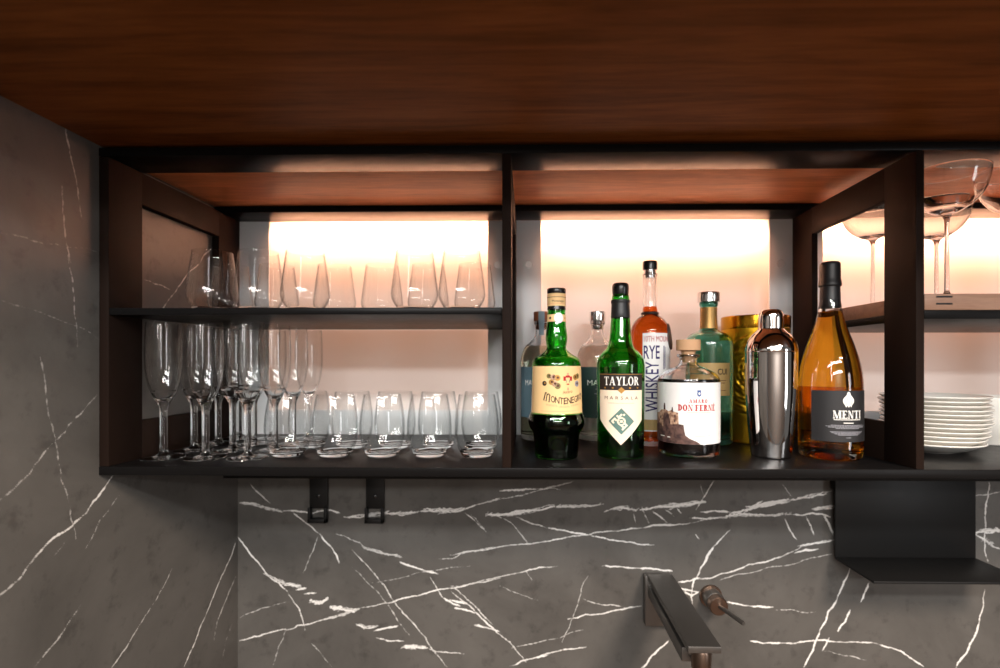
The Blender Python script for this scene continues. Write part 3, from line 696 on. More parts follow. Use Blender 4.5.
pt_prof = curve([(0, 0.0035), (0.036, 0.0035), (0.0375, 0.0002), (0.0405, 0.0), (0.0425, 0.0012), (0.056, 0.0052), (0.070, 0.0115), (0.0790, 0.0162), (0.0806, 0.0178), (0.0800, 0.0190), (0.0785, 0.0190), (0.068, 0.0150), (0.055, 0.0092), (0.044, 0.0076), (0, 0.0072)], 4)
pl_ = lathe_mesh_obj('dinner_plate', pt_prof, M['china'], 72)
names = ['bottom white plate of the stack, resting on the cabinet base'] + ['%s white plate up from the bottom of the stack' % ord_(k) for k in range(1, 11)] + ['top white plate of the stack behind the black divider']
jx = [-0.008, -0.007, -0.004, -0.003, -0.001, 0.002, 0.003, 0.003, 0.002, 0.001, 0.0, 0.0]
spread_copies(pl_, [((0.734 + jx[k], 0.921 + 0.002 * math.sin(k * 2.1), ZB + 0.0003 + 0.0074 * k), names[k]) for k in range(12)], 'stack of white plates', 'plate')
g = Geo(); g.lathe(curve([(0, 0.003), (0.026, 0.003), (0.027, 0), (0.030, 0), (0.034, 0.006), (0.052, 0.035), (0.064, 0.075), (0.0655, 0.092), (0.0645, 0.0928), (0.0632, 0.092), (0.061, 0.075), (0.048, 0.036), (0.028, 0.010), (0, 0.007)], 4), 64)
tag(g.build('china_bowl', M['china'], loc=(0.905, 1.0, ZB + 0.0003)), 'white bowl cut by the frame edge, right of the plate stack', 'bowl')

# ------------------------------------------------------------------ bottles
def at_depth(x, Y):
    X, _, _ = px_on_y(x, 400, Y); return (X, Y, ZB + 0.0002)
def bottle_body(root, outer, t, mat, label=None, floor=0.006, segs=64):
    prof, inner = vessel(outer, t, floor)
    g = Geo(); g.lathe(prof, segs); o = g.build('glass_body', mat, root, angle=40)
    if label: o['label'] = label
    return inner
def fill(root, outer, t, level, mat, floor=0.006, label=None, segs=64):
    rf = rfun(outer); zs = np.linspace(floor - t * 0.0 + 0.0006, level, 40)
    p = [(0, floor - 0.0006)] + [(max(rf(z) - t * 0.55, 0.002), z) for z in zs] + [(0, level)]
    g = Geo(); g.lathe(p, segs); o = g.build('liquid', mat, root, angle=50)
    if label: o['label'] = label
    return o
def solid(root, name, prof, mat, label=None, segs=48, angle=35):
    g = Geo(); g.lathe(prof, segs); o = g.build(name, mat, root, angle=angle)
    if label: o['label'] = label
    return o
def sheet(root, name, vf, mat, label=None):
    g = Geo(); g.add(*vf); o = g.build(name, mat, root)
    if label: o['label'] = label
    return o
def inks(parent, name, items):
    """printed marks of one label: items = (material, (verts, faces))"""
    g = Geo(); mats = []
    for m, vf in items:
        if m not in mats: mats.append(m)
        g.add(vf[0], vf[1], mats.index(m))
    return g.build(name, mats, parent, smooth=False)

# -- amaro in the green bell-bottom bottle
b = thing('liqueur_bottle', 'green bell-bottomed liqueur bottle with cream label and black cap', 'bottle', at_depth(556.5, 0.842), face=True)
K = 0.975
o_ = [(0, 0.0), (0.030, 0.0), (0.0345, 0.001), (0.036, 0.004), (0.0385, 0.034), (0.0400, 0.042), (0.0450, 0.050), (0.0472, 0.057), (0.0474, 0.063), (0.0455, 0.071), (0.0436, 0.076), (0.0430, 0.082),
      (0.0412, 0.150), (0.0405, 0.158), (0.0370, 0.1655), (0.0270, 0.172), (0.0190, 0.1785), (0.0165, 0.1835), (0.0172, 0.190), (0.0182, 0.1965), (0.0182, 0.204), (0.0160, 0.220), (0.0150, 0.240), (0.0146, 0.262), (0.0120, 0.264), (0.0120, 0.276)]
rf = rfun(o_)
bottle_body(b, o_, 0.0028, M['green_glass']); fill(b, o_, 0.0028, 0.126, M['dark_liquid'], label='dark liqueur')
solid(b, 'cap', curve([(0.0126, 0.247), (0.0126, 0.247), (0.0158, 0.247), (0.0158, 0.247), (0.0152, 0.252), (0.0152, 0.2735), (0.0158, 0.2755), (0.0158, 0.2755), (0.0158, 0.281), (0.0150, 0.2825), (0.0150, 0.2825), (0, 0.2828)], 3), M['black_plastic'], 'black screw cap')
rc = lambda z: 0.0153
cb = sheet(b, 'cap_band', patch(rc, -180, 180, 0.2525, 0.2735, 48, 1, 0.0004), M['cream_label'], 'cream paper band')
inks(cb, 'lettering', [(M['ink_brown'], wrap(text2d('Montenegro', 0.0048, 0.022), rc, 12, 0.2600, 0.0008)), (M['ink_brown'], patch(rc, -80, 80, 0.2668, 0.2676, 20, 1, 0.0007)), (M['ink_pink'], patch(rc, -80, 80, 0.2560, 0.2564, 20, 1, 0.0007))])
nb = sheet(b, 'neck_band', patch(rf, -180, 180, 0.2265, 0.2385, 48, 2, 0.0004), M['cream_label'], 'cream paper band with white seal')
inks(nb, 'seal', [(M['white_label'], wrap(disc2d(0, 0, 0.0082, 0.0088), rf, 14, 0.2325)), (M['ink_black'], wrap(rect2d(-0.002, 0.002, -0.0018, 0.0018, 2), rf, -42, 0.2325)), (M['ink_red'], wrap(rect2d(-0.0012, 0.0012, -0.0012, 0.0012, 2), rf, 62, 0.2325))])
lb = sheet(b, 'label', patch(rf, -72, 78, 0.0775, 0.1560, 44, 8), M['cream_label'], 'cream paper label')
it = []
def gothic_m(h, wd):
    V = []; F = []
    def st(x0, y0, x1, y1, w_):
        n = len(V); V.extend([(x0 * wd, y0 * h), (x0 * wd + w_, y0 * h), (x1 * wd + w_, y1 * h), (x1 * wd, y1 * h)]); F.append((n, n + 1, n + 2, n + 3))
    st(-0.62, -0.42, -0.30, 0.46, 0.0019); st(-0.22, -0.50, -0.02, 0.30, 0.0015); st(0.26, -0.50, 0.40, 0.34, 0.0017)
    st(-0.36, 0.34, -0.12, 0.50, 0.0018); st(-0.12, 0.40, 0.10, 0.24, 0.0018); st(0.02, 0.24, 0.28, 0.44, 0.0018); st(0.26, 0.40, 0.48, 0.20, 0.0018); st(-0.70, -0.42, -0.46, -0.50, 0.0016); st(0.26, -0.46, 0.46, -0.42, 0.0016)
    return V, F
word = [('M', -0.0225, 0.0050, 0.0150, 0.0105), ('O', -0.0125, 0.0015, 0.0105, 0.0068), ('N', -0.0055, 0.0000, 0.0105, 0.0070), ('T', 0.0012, -0.0010, 0.0105, 0.0062), ('E', 0.0076, -0.0012, 0.0105, 0.0056),
        ('N', 0.0143, -0.0008, 0.0105, 0.0068), ('E', 0.0212, 0.0002, 0.0105, 0.0055), ('G', 0.0278, 0.0014, 0.0105, 0.0062), ('R', 0.0346, 0.0030, 0.0105, 0.0058), ('O', 0.0412, 0.0050, 0.0105, 0.0062)]
for ch, u, dv, h, wd in word:
    vs, fs = gothic_m(h, wd) if ch == 'M' else text2d(ch, h, wd, 0.012); sl = 0.18 * (0.35 - (u + 0.02) / 0.05)
    vs = [(x + u, y - x * 0.25 * (1 if u < 0.005 else -0.7)) for x, y in vs]
    it.append((M['ink_black'], wrap((vs, fs), rf, 9, 0.1015 + dv)))
vs, fs = text2d('Amaro', 0.0050, 0.017); it.append((M['ink_brown'], wrap(([(x, y + 0.12 * x) for x, y in vs], fs), rf, 25, 0.1148)))
for s_, u, dv, wd in (('PREMIATA', -0.0145, 0.0022, 0.018), ('SPECIALITA', 0.0062, 0.0, 0.017), ('ITALIANA', 0.0262, 0.0024, 0.016)):
    vs, fs = text2d(s_, 0.0030, wd); vs = [(x + u, y - x * (0.10 if u < 0 else (0.0 if u < 0.01 else -0.14))) for x, y in vs]
    it.append((M['ink_pink'], wrap((vs, fs), rf, 9, 0.0910 + dv)))
it.append((M['ink_pink'], wrap(rect2d(-0.030, 0.033, -0.0003, 0.0003, 24), rf, 4, 0.0838))); it.append((M['ink_pink'], wrap(rect2d(-0.0003, 0.0003, -0.034, 0.034, 1), rf, -62, 0.117)))
for u, v, r1, mm in ((-0.0268, 0.1302, 0.0040, 'ink_black'), (-0.0190, 0.1420, 0.0040, 'ink_olive'), (-0.0120, 0.1400, 0.0048, 'stone_paint'), (-0.0052, 0.1392, 0.0048, 'ink_gold'), (-0.0148, 0.1325, 0.0045, 'ink_gold'), (-0.0095, 0.1298, 0.0048, 'stone_paint'), (-0.0048, 0.1262, 0.0050, 'ink_olive'),
                     (0.0270, 0.1400, 0.0046, 'ink_gold'), (0.0330, 0.1418, 0.0044, 'ink_olive'), (0.0310, 0.1295, 0.0050, 'ink_grey')):
    it.append((M[mm], wrap(disc2d(u, 0, r1, r1), rf, 9, v - 0.002, 0.0006))); it.append((M['ink_brown' if mm != 'ink_black' else 'ink_gold'], wrap(disc2d(u + 0.0006, 0.0004, r1 * 0.42), rf, 9, v - 0.002, 0.0008)))
for u0, u1, v0, v1, mm in ((0.0045, 0.0085, 0.134, 0.141, 'ink_red'), (0.0160, 0.0200, 0.134, 0.141, 'ink_red'), (0.0085, 0.0160, 0.139, 0.1425, 'ink_red'), (0.0105, 0.0140, 0.1425, 0.1465, 'ink_pink'), (0.0100, 0.0146, 0.1275, 0.1295, 'ink_red'), (0.0088, 0.0100, 0.131, 0.136, 'ink_green'), (0.0148, 0.016, 0.131, 0.136, 'ink_green'), (0.0110, 0.0140, 0.1185, 0.1230, 'ink_pink')):
    it.append((M[mm], wrap(rect2d(u0, u1, v0 - 0.13, v1 - 0.13, 3), rf, 9, 0.1285)))
inks(lb, 'lettering', it)

lb.location.z = -0.0032

# -- marsala
b = thing('wine_bottle', 'green fortified wine bottle with black neck and ivory pointed label', 'bottle', at_depth(620.5, 0.853), face=True)
o_ = [(0, 0.002), (0.028, 0.0), (0.0372, 0.001), (0.0385, 0.004), (0.0390, 0.012), (0.0394, 0.06), (0.0398, 0.120), (0.0404, 0.150), (0.0395, 0.160), (0.0372, 0.167), (0.0310, 0.1755), (0.0235, 0.183), (0.0200, 0.1905), (0.0180, 0.205), (0.0156, 0.237), (0.0146, 0.262), (0.0142, 0.272), (0.0120, 0.274), (0.0120, 0.279)]
rf = rfun(o_); bottle_body(b, o_, 0.003, M['green_glass']); fill(b, o_, 0.003, 0.038, M['marsala_liquid'], label='brown wine')
solid(b, 'neck_sleeve', curve([(0.0157, 0.234), (0.0161, 0.2345), (0.0152, 0.2590), (0.0152, 0.2590), (0.0159, 0.2597), (0.0161, 0.2637), (0.0154, 0.2648), (0.0149, 0.2642), (0.0149, 0.258), (0.0157, 0.235)], 3), M['foil'], 'black neck sleeve')
solid(b, 'stopper', curve([(0, 0.2735), (0.0128, 0.2735), (0.0135, 0.2752), (0.0140, 0.280), (0.0142, 0.286), (0.0132, 0.291), (0.0105, 0.2932), (0, 0.2936)], 4), M['black_plastic'], 'rounded black stopper')
def shield(t):
    return 0.0240 + 0.0415 * abs(2 * t - 1) ** 1.0 if True else 0
lb = sheet(b, 'label', patch(rf, -57, 59, lambda t: 0.0245 + 0.0400 * abs(2 * t - 1), 0.1405, 44, 8), M['ivory_label'], 'ivory label with pointed bottom')
it = [(M['ink_black'], patch(rf, -57, 59, 0.1135, 0.1410, 44, 3, 0.0005)), (M['ink_white'], wrap(serif2d('TAYLOR', 0.0140, 0.0610, 0.10), rf, 3, 0.1285, 0.0009)),
      (M['ink_gold'], wrap(([(0, 0.0055), (0.006, 0), (0, -0.0055), (-0.006, 0)], [(3, 2, 1, 0)]), rf, 2, 0.1135, 0.0009)),
      (M['ink_gold'], patch(rf, -55, 57, 0.1390, 0.1397, 40, 1, 0.0009)),
      (M['ink_brown'], wrap(text2d('MARSALA', 0.0052, 0.0580, 0.0, 1.7), rf, 2, 0.1010))]
for k in range(-2, 3):
    if k: it.append((M['ink_gold'], wrap(rect2d(-0.0016, 0.0016, -0.0012, 0.0012, 2), rf, 2 + 20 * k, 0.1172, 0.0009)))
dv, df = [], []
n = 10; s_ = 0.0215
for i in range(n):
    for j in range(n):
        cx = (i - j) / n * s_; cy = ((i + j + 1) / n - 1) * s_; q = s_ / n
        k = len(dv); dv += [(cx, cy - q), (cx + q, cy), (cx, cy + q), (cx - q, cy)]; df.append((k, k + 1, k + 2, k + 3))
rr = random.Random(4)
for f in df:
    cc = dv[f[0]]
    edge = max(abs(dv[f[0]][0]) + abs(dv[f[0]][1] + s_ / n), 0) > s_ * 0.86
    mm = M['ink_green'] if (edge or rr.random() < 0.72) else M['ivory_label']
    it.append((mm, wrap(([dv[i] for i in f], [(0, 1, 2, 3)]), rf, 2, 0.0630)))
for rr_, mm in ((0.007, 'ivory_label'), (0.0045, 'ink_green'), (0.0022, 'ivory_label')): it.append((M[mm], wrap(disc2d(0, 0, rr_), rf, 2, 0.0630, 0.0006 + 0.008 * (0.01 - rr_) + 0.0002)))
for k in range(4): it.append((M['ink_pink'], wrap(rect2d(-0.022 + 0.001 * k, 0.022 - 0.002 * k, -0.0003, 0.0003, 16), rf, 2, 0.0925 - 0.0015 * k * 0 - 0.003 * k - (0.0 if k < 2 else 0.0))) if k < 1 else (M['ivory_label'], wrap(rect2d(-0.002, 0.002, -0.0002, 0.0002, 2), rf, 2, 0.09)))
inks(lb, 'lettering', it)

# -- squat amaro bottle with cork
b = thing('amaro_bottle', 'squat clear bottle of black amaro with white castle label and cork', 'bottle', at_depth(688.3, 0.872), face=True)
o_ = [(0, 0.004), (0.034, 0.001), (0.044, 0.0), (0.0485, 0.0015), (0.0508, 0.006), (0.0514, 0.016), (0.0516, 0.120), (0.0512, 0.129), (0.0490, 0.135), (0.0430, 0.1415), (0.0300, 0.1485), (0.0190, 0.1530), (0.0148, 0.1580), (0.0142, 0.1640), (0.0150, 0.1670), (0.0185, 0.1680), (0.0190, 0.1705), (0.0180, 0.1730), (0.0150, 0.1732)]
rf = rfun(o_); bottle_body(b, o_, 0.004, M['glass'], floor=0.009); fill(b, o_, 0.004, 0.1305, M['amaro_liquid'], floor=0.009, label='near black amaro')
solid(b, 'cork', curve([(0, 0.158), (0.0098, 0.158), (0.0098, 0.158), (0.0112, 0.1735), (0.0130, 0.1795), (0.0130, 0.1795), (0.0198, 0.1797), (0.0202, 0.181), (0.0202, 0.1965), (0.0196, 0.198), (0, 0.198)], 3), M['cork'], 'flat topped wooden cork')
lb = sheet(b, 'label', patch(rf, -84, 84, 0.0245, 0.1255, 56, 8), M['white_label'], 'white paper label')
it = [(M['ink_red'], wrap(serif2d('DON FERNÉ', 0.0104, 0.0640, 0.13, 0.29, 0.12), rf, 17, 0.0845)), (M['ink_red'], wrap(serif2d('AMARO', 0.0060, 0.0300, 0.24, 0.28, 0.13), rf, 18, 0.0955)),
      (M['ink_blue'], wrap(disc2d(0, 0, 0.0036, 0.0046), rf, 19, 0.1075)), (M['ink_blue'], wrap(rect2d(-0.0034, 0.0034, 0.0035, 0.0058, 3), rf, 19, 0.1075)), (M['white_label'], wrap(disc2d(0.0002, 0.0004, 0.0017, 0.0022), rf, 19, 0.1075, 0.0009))]
for k in range(1): it.append((M['ink_pink'], wrap(rect2d(-0.020, 0.020, -0.0003, 0.0003, 10), rf, 20, 0.0770)))
it.append((M['ink_pink'], wrap(rect2d(-0.014, 0.014, -0.0004, 0.0004, 10), rf, 26, 0.0385)))
# the printed landscape: a ruin on a rock
def sky(pts, base, mm, off): it.append((M[mm], wrap(skyline2d([(u, t) for u, t in pts], base), rf, 0, 0.0, off)))
def steps(seq):
    out = []
    for (u0, t0), (u1, t1) in zip(seq, seq[1:]):
        n = max(1, int(abs(u1 - u0) / 0.003)); out += [(u0 + (u1 - u0) * k / n, t0 + (t1 - t0) * k / n) for k in range(n)]
    return out + [seq[-1]]
def arc(x): return 0.0516 * math.asin(max(-1, min(1, x / 0.0516)))
A = lambda seq: steps([(arc(x), t) for x, t in seq])
sky(A([(-0.0508, 0.0720), (-0.047, 0.0735), (-0.043, 0.0790), (-0.0395, 0.0790), (-0.039, 0.0860), (-0.0385, 0.0900), (-0.0370, 0.0900), (-0.0364, 0.0800), (-0.031, 0.0770), (-0.0265, 0.0800), (-0.026, 0.0840), (-0.0245, 0.0840), (-0.024, 0.0775), (-0.016, 0.0755), (-0.0150, 0.0560)]), 0.030, 'stone_paint', 0.0006)
sky(A([(-0.0392, 0.0850), (-0.0385, 0.0905), (-0.0372, 0.0905), (-0.0364, 0.0850)]), 0.0795, 'stone_dark', 0.0009)
sky(A([(-0.0265, 0.0800), (-0.0258, 0.0845), (-0.0246, 0.0845), (-0.024, 0.0795)]), 0.0770, 'stone_dark', 0.0009)
sky(A([(-0.0400, 0.0690), (-0.037, 0.0740), (-0.033, 0.0750), (-0.0300, 0.0690), (-0.0285, 0.0600)]), 0.0500, 'stone_dark', 0.0009)
sky(A([(-0.0508, 0.0520), (-0.046, 0.0560), (-0.040, 0.0500), (-0.033, 0.0560), (-0.026, 0.0555), (-0.015, 0.0570), (-0.0075, 0.0560), (-0.0060, 0.0460), (-0.0045, 0.0390), (0.002, 0.0340), (0.012, 0.0300), (0.018, 0.0262)]), 0.0247, 'stone_dark', 0.0010)
for u, v in ((-0.044, 0.066), (-0.031, 0.064), (-0.021, 0.070), (-0.021, 0.062), (-0.047, 0.060)):
    it.append((M['stone_dark'], wrap(rect2d(-0.0014, 0.0014, -0.0022, 0.0022, 2), rf, math.degrees(arc(u) / 0.0516), v, 0.0010)))
it.append((M['ink_white'], wrap(rect2d(-0.0055, 0.0055, -0.0007, 0.0007, 4), rf, -52, 0.0350, 0.0013))); it.append((M['ink_white'], wrap(rect2d(-0.0030, 0.0030, -0.0007, 0.0007, 4), rf, -36, 0.0342, 0.0013)))
inks(lb, 'lettering', it)

# -- cocktail shaker
b = thing('cocktail_shaker', 'polished steel cocktail shaker with dome lid beside the gold tin', 'cocktail shaker', at_depth(771.0, 0.853))
solid(b, 'cup', curve([(0, 0.002), (0.026, 0.002), (0.0285, 0.0), (0.0305, 0.0012), (0.0315, 0.006), (0.0352, 0.040), (0.0385, 0.080), (0.0402, 0.112), (0.0405, 0.150), (0.0407, 0.1755), (0.0412, 0.1768), (0.0412, 0.1768), (0.040, 0.178), (0, 0.178)], 5), M['steel'], segs=80)
solid(b, 'dome_lid', curve([(0, 0.1772), (0.0404, 0.1772), (0.0407, 0.1785), (0.0401, 0.1835), (0.0385, 0.1900), (0.0355, 0.1975), (0.0300, 0.2055), (0.0245, 0.2108), (0.0212, 0.2140), (0.0202, 0.2155), (0, 0.2155)], 5), M['steel'], segs=80)
solid(b, 'cap', curve([(0, 0.2150), (0.0196, 0.2150), (0.0199, 0.2165), (0.0196, 0.236), (0.0184, 0.2420), (0.0150, 0.2465), (0.009, 0.2485), (0, 0.2488)], 5), M['steel'], segs=64)

# -- sparkling wine
b = thing('sparkling_wine_bottle', 'clear bottle of amber sparkling wine with black foil neck and black label', 'bottle', at_depth(830.0, 0.853), face=True)
o_ = [(0, 0.016), (0.012, 0.012), (0.030, 0.002), (0.040, 0.0), (0.0452, 0.0025), (0.0468, 0.008), (0.0475, 0.020), (0.0475, 0.110), (0.0468, 0.130), (0.0440, 0.152), (0.0408, 0.167), (0.0340, 0.190), (0.0250, 0.216), (0.0195, 0.237), (0.0162, 0.258), (0.0148, 0.275), (0.0142, 0.300), (0.0142, 0.305)]
rf = rfun(o_[3:]); bottle_body(b, o_, 0.0035, M['glass'], floor=0.019); 
p = [(0, 0.0185)] + [(rf(z) - 0.0019, z) for z in np.linspace(0.012, 0.244, 60)] + [(0, 0.244)]
g = Geo(); g.lathe(p, 64); q = g.build('liquid', M['amber_liquid'], b, angle=50); q['label'] = 'amber wine'
solid(b, 'foil_capsule', curve([(0.0172, 0.2505), (0.0166, 0.2505), (0.0157, 0.262), (0.0152, 0.278), (0.0150, 0.2855), (0.0150, 0.2855), (0.0168, 0.2870), (0.0172, 0.2905), (0.0166, 0.2945), (0.0158, 0.300), (0.0156, 0.318), (0.0148, 0.3255), (0.0110, 0.3280), (0, 0.3284)], 4), M['foil'], 'black foil capsule')
sheet(b, 'back_label', patch(rf, 152, 270, 0.040, 0.116, 40, 6), M['amber_label'], 'back label seen orange through the wine')
lb = sheet(b, 'label', patch(rf, -33, 92, 0.0315, 0.1135, 50, 6), M['black_label'], 'black paper label')
it = [(M['ink_white'], wrap(serif2d('MENTI', 0.0128, 0.0460, 0.10, 0.24, 0.10), rf, 32, 0.0755)), (M['ink_white'], wrap(rect2d(-0.022, 0.022, -0.0006, 0.0006, 14), rf, 32, 0.0672)), (M['ink_white'], wrap(rect2d(-0.008, 0.008, -0.0007, 0.0007, 5), rf, 32, 0.0620))]
drop = [(0.0000, 0.0130), (0.0024, 0.0115), (0.0030, 0.0080), (0.0055, 0.0050), (0.0085, 0.0010), (0.0088, -0.0030), (0.0070, -0.0065), (0.0052, -0.0085), (0.0040, -0.0120), (0.0020, -0.0090), (0.0, -0.0125), (-0.0022, -0.0090), (-0.0042, -0.0122), (-0.0058, -0.0085), (-0.0080, -0.0055), (-0.0090, -0.0010), (-0.0078, 0.0025), (-0.0050, 0.0055), (-0.0028, 0.0085), (-0.0022, 0.0118)]
it.append((M['ink_white'], wrap(([(0, 0)] + drop, [(0, (k + 1) % len(drop) + 1, k + 1) for k in range(len(drop))]), rf, 32, 0.0990)))
for dx in (-0.004, 0.0, 0.0045): it.append((M['ink_grey'], wrap(([(dx - 0.0003, -0.008), (dx + 0.0006, -0.008), (dx * 0.4 + 0.0003, 0.007), (dx * 0.4 - 0.0002, 0.007)], [(0, 1, 2, 3)]), rf, 32, 0.0990, 0.0009)))
for k, (hw, z) in enumerate(((0.026, 0.0583), (0.033, 0.0566), (0.030, 0.0549), (0.019, 0.0532), (0.027, 0.0478), (0.025, 0.0461), (0.021, 0.0444), (0.016, 0.0427), (0.004, 0.0385))):
    segs_ = max(2, int(hw / 0.0026)); rr2 = random.Random(k)
    u = -hw
    while u < hw - 0.001:
        wd = min(rr2.uniform(0.0018, 0.0045), hw - u); it.append((M['ink_grey'], wrap(rect2d(u, u + wd, -0.00045, 0.00045, 2), rf, 32, z))); u += wd + 0.0006
inks(lb, 'lettering', it)

# -- whiskey
b = thing('whiskey_bottle', 'tall whiskey bottle with orange spirit, white and purple label, black cap', 'bottle', at_depth(650.0, 0.974), face=True)
o_ = [(0, 0.003), (0.026, 0.0), (0.0345, 0.0012), (0.0365, 0.005), (0.0372, 0.015), (0.0374, 0.195), (0.0372, 0.213), (0.0355, 0.225), (0.0300, 0.2370), (0.0220, 0.2460), (0.0165, 0.2500), (0.0158, 0.2530), (0.0145, 0.2560), (0.0134, 0.270), (0.0128, 0.300), (0.0132, 0.325), (0.0138, 0.3300), (0.0120, 0.331), (0.0118, 0.338)]
rf = rfun(o_); bottle_body(b, o_, 0.003, M['glass'], floor=0.010); fill(b, o_, 0.003, 0.2665, M['rye_liquid'], floor=0.010, label='orange whiskey')
solid(b, 'neck_ring', curve([(0.0140, 0.2515), (0.0165, 0.2515), (0.0170, 0.2535), (0.0165, 0.2555), (0.0142, 0.2555)], 3), M['wax'], 'thin dark cord')
solid(b, 'cap', curve([(0, 0.3385), (0.0135, 0.3385), (0.0138, 0.340), (0.0138, 0.3535), (0.0130, 0.3545), (0, 0.3547)], 3), M['black_plastic'], 'black cap')
solid(b, 'cork', [(0, 0.322), (0.0095, 0.322), (0.0098, 0.3384), (0, 0.3384)], M['chrome'], 'silvery stopper shank')
lb = sheet(b, 'label', patch(rf, -21, 96, 0.0300, 0.2140, 40, 6), M['white_label'], 'white paper label')
it = [(M['ink_red'], wrap(text2d('10TH MOUNTAIN', 0.0105, 0.070), rf, 36, 0.2030)), (M['ink_navy'], wrap(text2d('RYE', 0.0250, 0.0300, 0.01), rf, 5, 0.1780)),
      (M['ink_navy'], wrap(text2d('WHISKEY', 0.0250, 0.0940, 0.01, rot=True), rf, 6, 0.1135)), (M['ink_navy'], wrap(rect2d(-0.0012, 0.0012, -0.022, 0.022, 1), rf, 42, 0.168)), (M['ink_grey'], wrap(rect2d(-0.0008, 0.0008, -0.020, 0.020, 1), rf, 48, 0.168))]
it.append((M['kraft_label'], patch(rf, -20, 60, 0.0320, 0.052, 20, 1, 0.0005)))
inks(lb, 'lettering', it)
g = Geo(); g.lathe(curve([(0, 0.0), (0.012, 0.0), (0.0135, 0.002), (0.012, 0.0045), (0, 0.005)], 3), 28, mat=Matrix.Translation((0.0345 * math.sin(R(78)) , -0.0345 * math.cos(R(78)), 0.2080)) @ Matrix.Rotation(R(-12), 4, 'Z') @ Matrix.Rotation(R(83), 4, 'Y') @ Matrix.Diagonal((1.9, 1, 1, 1)))
q = g.build('wax_medallion', M['wax'], b); q['label'] = 'dark oval wax medallion'

# -- teal bottle
b = thing('gin_bottle', 'teal glass bottle with silver stopper and gold neck between amaro and gold tin', 'bottle', at_depth(708.6, 0.992), face=True)
o_ = [(0, 0.004), (0.030, 0.0), (0.0415, 0.001), (0.0440, 0.005), (0.0446, 0.016), (0.0448, 0.188), (0.0440, 0.198), (0.0405, 0.2075), (0.0330, 0.2150), (0.0220, 0.2195), (0.0170, 0.2235), (0.0158, 0.230), (0.0156, 0.268), (0.0170, 0.2700), (0.0172, 0.2760), (0.0150, 0.277), (0.0120, 0.277)]
rf = rfun(o_); bottle_body(b, o_, 0.0035, M['teal_glass'], floor=0.012); fill(b, o_, 0.0035, 0.200, M['gin_liquid'], floor=0.012, label='clear spirit')
solid(b, 'stopper', curve([(0, 0.2772), (0.0205, 0.2772), (0.0208, 0.279), (0.0208, 0.295), (0.0200, 0.2965), (0, 0.2967)], 3), M['chrome'], 'silver disc stopper')
sheet(b, 'neck_foil', patch(rf, -180, 180, 0.2255, 0.2665, 48, 4, 0.0005), M['gold_foil'], 'gold neck wrap')
lb = sheet(b, 'label', patch(rf, -48, 56, 0.096, 0.158, 40, 4), M['kraft_label'], 'tan paper label')
inks(lb, 'lettering', [(M['ink_black'], wrap(text2d('CUI', 0.0115, 0.0200, 0.02), rf, 33, 0.1415)), (M['ink_brown'], wrap(rect2d(-0.008, 0.008, -0.0006, 0.0006, 4), rf, 32, 0.1250)), (M['ink_brown'], wrap(rect2d(-0.006, 0.006, -0.0006, 0.0006, 4), rf, 32, 0.1200)), (M['ink_brown'], wrap(rect2d(-0.008, 0.008, -0.0006, 0.0006, 4), rf, 32, 0.1060))])

# -- gold tin
b = thing('gold_tin', 'round embossed gold tin behind the steel shaker', 'tin', at_depth(755.0, 1.028), face=True)
g = Geo(); g.lathe([(0, 0), (0.060, 0), (0.0635, 0.001)] + [(0.0640, 0.003 + 0.223 * k / 120) for k in range(121)] + [(0, 0.227)], 200)
for k, (x, y, z) in enumerate(g.v):             # embossed sunburst of rings and rays on the front
    r = math.hypot(x, y)
    if r > 0.0638:
        u = math.atan2(x, -y) * 0.064; v = z - 0.135; d = math.hypot(u, v); a = math.atan2(v, u)
        e = 0.0011 * math.sin(d * 2 * math.pi / 0.017) * (0.5 + 0.5 * math.cos(14 * a)) * max(0, min(1, (0.085 - d) / 0.012)) + 0.0005 * math.sin(d * 2 * math.pi / 0.0085 + 5 * a) * max(0, min(1, (0.085 - d) / 0.012))
        g.v[k] = (x * (1 + e / r), y * (1 + e / r), z)
g.build('tin_body', M['gold_tin'], b, angle=60)
solid(b, 'lid', curve([(0.0642, 0.226), (0.0648, 0.2275), (0.0648, 0.2500), (0.0640, 0.2515), (0, 0.2517)], 3), M['gold_smooth'], 'smooth gold lid', segs=96)

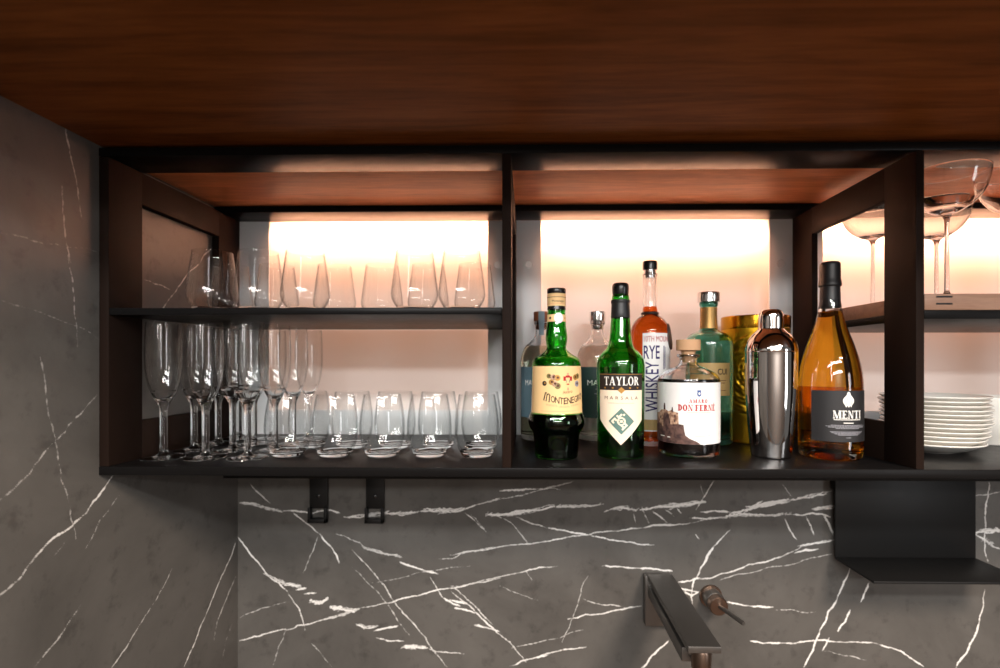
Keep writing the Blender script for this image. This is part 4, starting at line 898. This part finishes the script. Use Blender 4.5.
# -- the two clear spirit bottles at the back
def spirit(x, Y, label, liquid, lmat, top):
    b = thing('gin_bottle', label, 'bottle', at_depth(x, Y), 'clear spirit bottles at the back', face=True)
    o_ = [(0, 0.004), (0.030, 0.0), (0.0400, 0.0012), (0.0424, 0.005), (0.0432, 0.016), (0.0432, 0.155), (0.0424, 0.168), (0.0390, 0.182), (0.0320, 0.194), (0.0230, 0.2030), (0.0165, 0.2100), (0.0132, 0.2180), (0.0128, 0.236), (0.0150, 0.2380), (0.0155, 0.2410), (0.0150, 0.2440), (0.0120, 0.2442)]
    rf = rfun(o_); bottle_body(b, o_, 0.003, M['glass'], floor=0.012); fill(b, o_, 0.003, 0.192, liquid, floor=0.012)
    solid(b, 'stopper', curve([(0, 0.228), (0.0098, 0.228), (0.0098, 0.2445), (0.0098, 0.2445), (0.0158, 0.2447), (0.0162, 0.246), (0.0162, 0.262), (0.0154, 0.264), (0, 0.2642)], 3), M[top], 'red brown wood stopper' if top == 'cork_wood' else 'silver stopper')
    lb = sheet(b, 'label', patch(rf, -74, 74, 0.048, 0.150, 40, 4), lmat, 'slate blue label' if lmat == M['slate_label'] else 'dark green label')
    it = [(M['ink_white'], wrap(text2d('MAN' if lmat == M['slate_label'] else 'MAI', 0.0105, 0.0260), rf, -31, 0.1185)),
          ] if lmat == M['slate_label'] else [(M['ink_white'], wrap(text2d('MAI', 0.0105, 0.0260), rf, -10, 0.1185)), (M['ink_grey'], wrap(rect2d(-0.004, 0.004, -0.0006, 0.0006, 3), rf, 0, 0.106)), (M['ink_grey'], wrap(rect2d(-0.006, 0.006, -0.0006, 0.0006, 3), rf, 0, 0.097))]
    inks(lb, 'lettering', it)
    if lmat == M['slate_label']: inks(lb, 'emblem', [(M['ink_white'], wrap(text2d('Y', 0.008, 0.0070, 0.015), rf, -5, 0.0850))])
    if top == 'cork_wood':
        rs = lambda z: 0.0164 if z > 0.2435 else 0.0164 - min(1, (0.2435 - z) / 0.012) * 0.003
        sheet(b, 'seal_strip', patch(rs, -22, 22, 0.215, 0.2640, 8, 12, 0.0005), M['strip_paper'], 'blue grey paper strip over the stopper')
spirit(541.5, 1.040, 'clear spirit bottle with slate blue label and wood stopper behind the liqueur bottle', M['pale_liquid'], M['slate_label'], 'cork_wood')
spirit(597.5, 1.040, 'clear spirit bottle with dark green label and silver stopper, between two green bottles', M['gin_liquid'], M['forest_label'], 'chrome')
